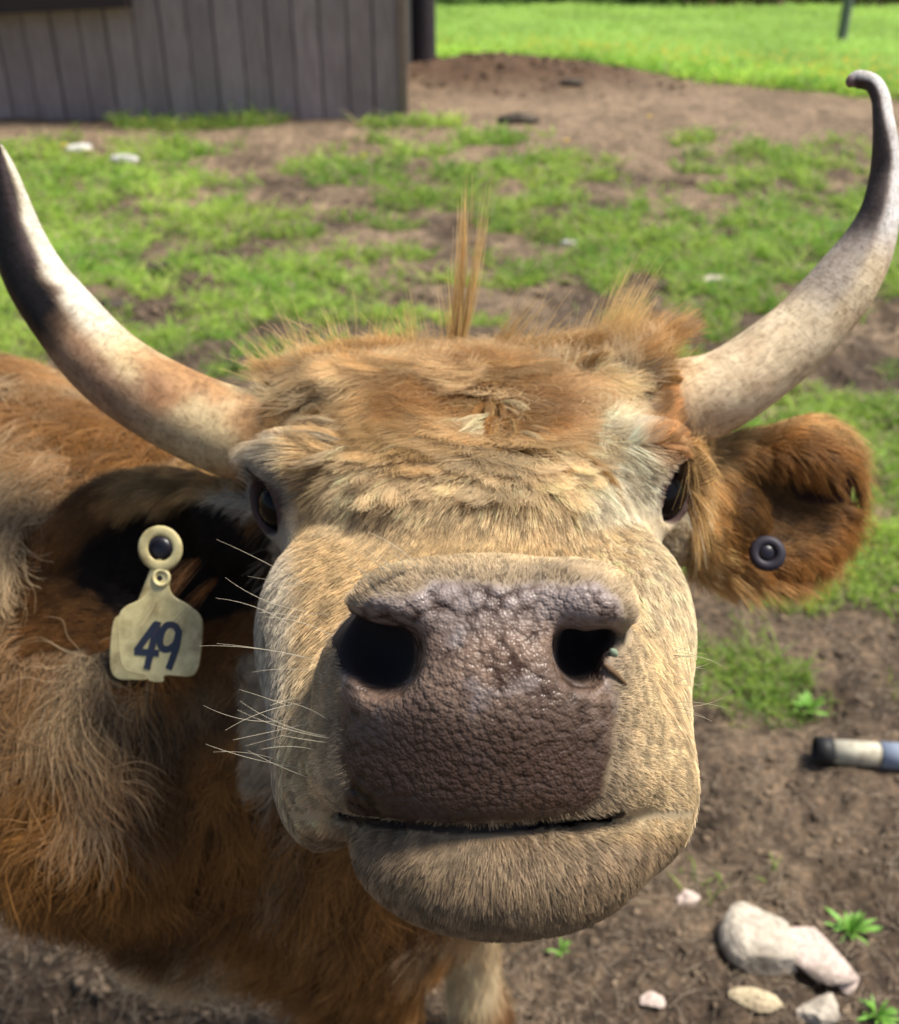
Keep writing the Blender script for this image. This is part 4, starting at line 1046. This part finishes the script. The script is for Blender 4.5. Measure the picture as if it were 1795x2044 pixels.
V, F = lathe_x([(-.03, .001), (-.03, rp - .007), (-.075, rp - .006), (-.078, rp - .003), (-.078, rp + .003), (-.046, rp + .004), (-.045, rp)]); mesh_obj('open_end', V, F, PB, PE)
V, F = lathe_x([(.0475, rp), (.0475, rp + .0025), (.13, rp + .0025), (.13, .001)]); mesh_obj('band', V, F, PBL, PE)
PE.location.z = float(ground_h(np.array([gx_]), np.array([gy_]))[0]) + rp * .75; PE.rotation_euler = (0, rad(2), rad(-4))

# leafy weeds in the mud
m = NM('weed_leaf'); nz = m.noise(30, 3); m.bsdf(m.mixc(nz, (.10, .26, .03), (.22, .42, .07)), .5, None, .4, Transmission_Weight=0.0); WL = m.m
def weed(px, py, hpx, lab, seed, n=11):
    g_ = np.random.default_rng(seed); gx_, gy_ = ground_at(px, py); d = gy_ * cp + CAMZ * sp; h = hpx * S * d
    z0 = float(ground_h(np.array([gx_]), np.array([gy_]))[0]); V = []; F = []
    for i in range(int(n * 1.8)):
        a = g_.uniform(0, 6.28); e = g_.uniform(.5, 1.3); L = h * g_.uniform(.6, 1.1); wd = L * g_.uniform(.07, .16)
        dirv = np.array([math.cos(a) * math.cos(e), math.sin(a) * math.cos(e), math.sin(e)]); side = nrm(np.cross(dirv, [0, 0, 1.]))
        o = len(V)
        for k, (t, w_) in enumerate(((0, .12), (.25, .6), (.5, 1), (.75, .75), (1, .05))):
            c_ = dirv * L * t - np.array([0, 0, .35 * L * t * t]); 
            V += [c_ - side * wd * w_ * .5 + np.array([0, 0, .08 * wd * w_]), c_, c_ + side * wd * w_ * .5 + np.array([0, 0, .08 * wd * w_])]
        for k in range(4):
            b_ = o + 3 * k; F += [(b_, b_ + 1, b_ + 4, b_ + 3), (b_ + 1, b_ + 2, b_ + 5, b_ + 4)]
    o = mesh_obj('weed', V, F, WL); o.location = (gx_, gy_, z0); return tag(o, lab, 'plant', 'leafy weeds growing in the mud')
weed(1750, 2030, 70, 'bright green leafy weed in the bottom right corner below the stones', 5, 18)
weed(1700, 1850, 75, 'tufty green weed behind the pinkish stone', 6, 22)
weed(1620, 1400, 60, 'lush green weed below the ear with the button', 9, 24)
weed(1690, 1130, 50, 'green weed just right of the sunlit ear', 11, 20)
weed(1120, 1900, 40, 'small pale weed seedling beside the front leg under the chin', 13, 7)

# ================================================================== BARN
BY = 8.85; bx1 = ground_at(806, 238)[0]; BYr = ground_at(806, 238)[1]
BARN = empty('barn', (bx1, BYr, 0)); tag(BARN, 'weathered grey barn wall of upright boards with pale corner trim', 'barn')
def box(x0, x1, y0, y1, z0, z1, tx=0):
    V = [(x0, y0, z0), (x1, y0, z0), (x1, y1, z0), (x0, y1, z0), (x0 + tx, y0, z1), (x1 + tx, y0, z1), (x1 + tx, y1, z1), (x0 + tx, y1, z1)]
    return V, [(0, 3, 2, 1), (4, 5, 6, 7), (0, 1, 5, 4), (1, 2, 6, 5), (2, 3, 7, 6), (3, 0, 4, 7)]
def boxes(name, lst, mat, parent, **k):
    VV, FF = [], []
    for b_ in lst:
        V, F = box(*b_); o = len(VV); VV += V; FF += [tuple(i + o for i in f) for f in F]
    return mesh_obj(name, VV, FF, mat, parent, smooth=False, **k)
m = NM('barn_board')
mp = m.n('Mapping'); mp.inputs['Scale'].default_value = (9, 9, .7); m.t.links.new(m.obj(), mp.inputs[0])
n1 = m.noise(6, 6, .7, mp.outputs[0]); n2 = m.noise(2.2, 3, .5)
c = m.ramp(n1, [(.25, (.21, .165, .158)), (.5, (.33, .265, .255)), (.75, (.43, .355, .34))])
c = m.mixc(.5, c, m.ramp(n2, [(.35, (.8, .78, .8)), (.65, (1.1, 1.08, 1.1))]), 'MULTIPLY')
c = m.mixc(.8, c, m.attr('col'), 'MULTIPLY')
m.bsdf(c, .8, m.bump(n1, .5, .01), .3); BB = m.m
lst = []; cb = []
pitch = .205; g_ = np.random.default_rng(3); xx = -.035; i = 0
while xx > -6.2:
    wv = pitch * g_.uniform(.94, 1.06); y0 = g_.uniform(0, .012) + (.0 if i % 2 else .012)
    lst.append((xx - wv + .012, xx, y0, y0 + .022, -.03 + g_.uniform(0, .03), 2.05)); cb += [[g_.uniform(.8, 1.15)] * 3] * 8; xx -= wv; i += 1
boxes('board_wall', lst, BB, BARN, col=np.array(cb))
m = NM('barn_inner'); m.bsdf((.02, .018, .018), .9); BI = m.m
boxes('backing', [(-6.2, -.03, .040, .10, -.05, 2.05), (-.13, -.03, .10, 4.0, -.05, 2.05)], BI, BARN)
m = NM('barn_trim'); n1 = m.noise(20, 5, .6); m.bsdf(m.mixc(n1, (.30, .22, .17), (.16, .115, .09)), .8, m.bump(n1, .3, .004)); BT_ = m.m
boxes('corner_trim', [(-.030, .035, -.014, .09, -.04, 2.05)], BT_, BARN)
m = NM('barn_roof_dark'); n1 = m.noise(12, 4); m.bsdf(m.mixc(n1, (.02, .015, .015), (.05, .03, .028)), .7); BR = m.m
V = [(-6.6, -.15, 2.02), (.2, -.15, 2.02), (.2, 2.1, 3.1), (-6.6, 2.1, 3.1), (-6.6, -.15, 2.08), (.2, -.15, 2.08), (.2, 2.1, 3.16), (-6.6, 2.1, 3.16)]
mesh_obj('roof', V, [(0, 3, 2, 1), (4, 5, 6, 7), (0, 1, 5, 4), (1, 2, 6, 5), (2, 3, 7, 6), (3, 0, 4, 7)], BR, BARN, smooth=False)
# dark beam leaning along the wall, top left
pw = lambda px, py, Y: W(P(px, py, Y / (cp + (1022 - py) * S * sp)))
a_ = pw(-700, 30, 8.72); b_ = pw(255, -2, 8.72)
DBm = empty('timber_beam', (float(a_[0]), float(a_[1]), float(a_[2]))); tag(DBm, 'dark timber beam jutting across the grey barn wall near its left end', 'beam')
L_ = float(np.linalg.norm(b_ - a_)); V, F = box(0, L_, -.09, .09, -.11, .11)
for i in (1, 2, 5, 6): V[i] = (V[i][0], V[i][1], V[i][2] * .45)
bmz = mesh_obj('beam', V, F, BR, DBm, smooth=False); dv_ = Vector(b_ - a_); bmz.rotation_euler = dv_.to_track_quat('X', 'Z').to_euler()
V, F = box(.25, .37, -.06, .06, -1.25, -.10); 
bs = mesh_obj('support', V, F, BT_, DBm, smooth=False)
V2, F2 = box(L_ * .62, L_ * .62 + .10, -.05, .05, -1.05, -.05)
# dark post behind the barn corner, thin grey post in the meadow
x0, y0 = ground_at(840, 128)
V = []; ns = 14
m = NM('post_dark'); n1 = m.noise(14, 5, .7); m.bsdf(m.mixc(n1, (.012, .010, .014), (.05, .036, .042)), .85, m.bump(n1, .6, .02)); PD = m.m
V, F, t, a = tube_pts(np.array([[0, 0, -.1], [.005, 0, .8], [0, 0, 1.7], [-.01, 0, 2.6]]), np.array([.165, .15, .15, .145]), 20, (0, 1, 0))
V = V * 1.0; V += np.stack([.012 * (vnoise(V, 9, 3) - .5)] * 3, 1)
F = [tuple(f) for f in F] + [tuple(range(60, 80))]
o = mesh_obj('timber_post', V, F, PD); o.location = (x0, y0, 0); tag(o, 'thick black-brown timber post right behind the barn corner', 'post')
x0, y0 = ground_at(1677, 98)
m = NM('post_grey'); n1 = m.noise(30, 5); m.bsdf(m.mixc(n1, (.10, .12, .11), (.2, .22, .2)), .7); PG = m.m
V, F, t, a = tube_pts(np.array([[0, 0, -.1], [0, 0, .6], [.01, 0, 1.25]]), np.array([.06, .058, .055]), 14, (0, 1, 0))
o = mesh_obj('fence_post', V, [tuple(f) for f in F] + [tuple(range(28, 42))], PG); o.location = (x0, y0, 0); tag(o, 'slim grey-green fence post standing alone in the far meadow', 'post')
# far hedge and trees behind the meadow : leaf masses
m = NM('hedge_leaf'); c = m.attr('col'); m.bsdf(c, .6, None, .3); HL = m.m
def leafmass(name, ctrs, rads, n, size, colr, lab, cat, seed, kind='stuff'):
    g_ = np.random.default_rng(seed); k = g_.integers(0, len(ctrs), n); u = nrm(g_.normal(0, 1, (n, 3))) * (g_.uniform(.75, 1.05, (n, 1)))
    p = np.array(ctrs)[k] + u * np.array(rads)[k]; t1 = nrm(g_.normal(0, 1, (n, 3))); t2 = nrm(np.cross(t1, g_.normal(0, 1, (n, 3)))); s = size * g_.uniform(.5, 1.4, (n, 1))
    V = np.stack([p - t1 * s, p + t2 * s * .5, p + t1 * s, p - t2 * s * .5], 1).reshape(-1, 3); F = np.arange(4 * n).reshape(-1, 4)
    cc = np.repeat(np.array(colr) * g_.uniform(.5, 1.6, (n, 1)), 4, 0)
    return tag(mesh_obj(name, V, F.astype(np.int32), HL, col=cc, smooth=False), lab, cat, kind=kind)
g_ = np.random.default_rng(5); ct, rs = [], []
for i in range(34):
    x = -9 + i * .55; ct.append((x, 19.3 + g_.uniform(-.4, .8), g_.uniform(.6, 1.6))); rs.append((1.0, .8, g_.uniform(.9, 1.5)))
leafmass('hedge_foliage', ct, rs, 26000, .09, (.030, .060, .018), 'dark shaded hedge along the far edge of the meadow', 'hedge', 4)
ct, rs = [], []
for i in range(20):
    x = 4.2 + i * .5; ct.append((x, 19.0 + g_.uniform(-.3, .5), .25)); rs.append((.6, .5, .4))
leafmass('bank_foliage', ct, rs, 9000, .07, (.17, .12, .06), 'brown dry weeds along the far right edge of the meadow', 'weeds', 8)
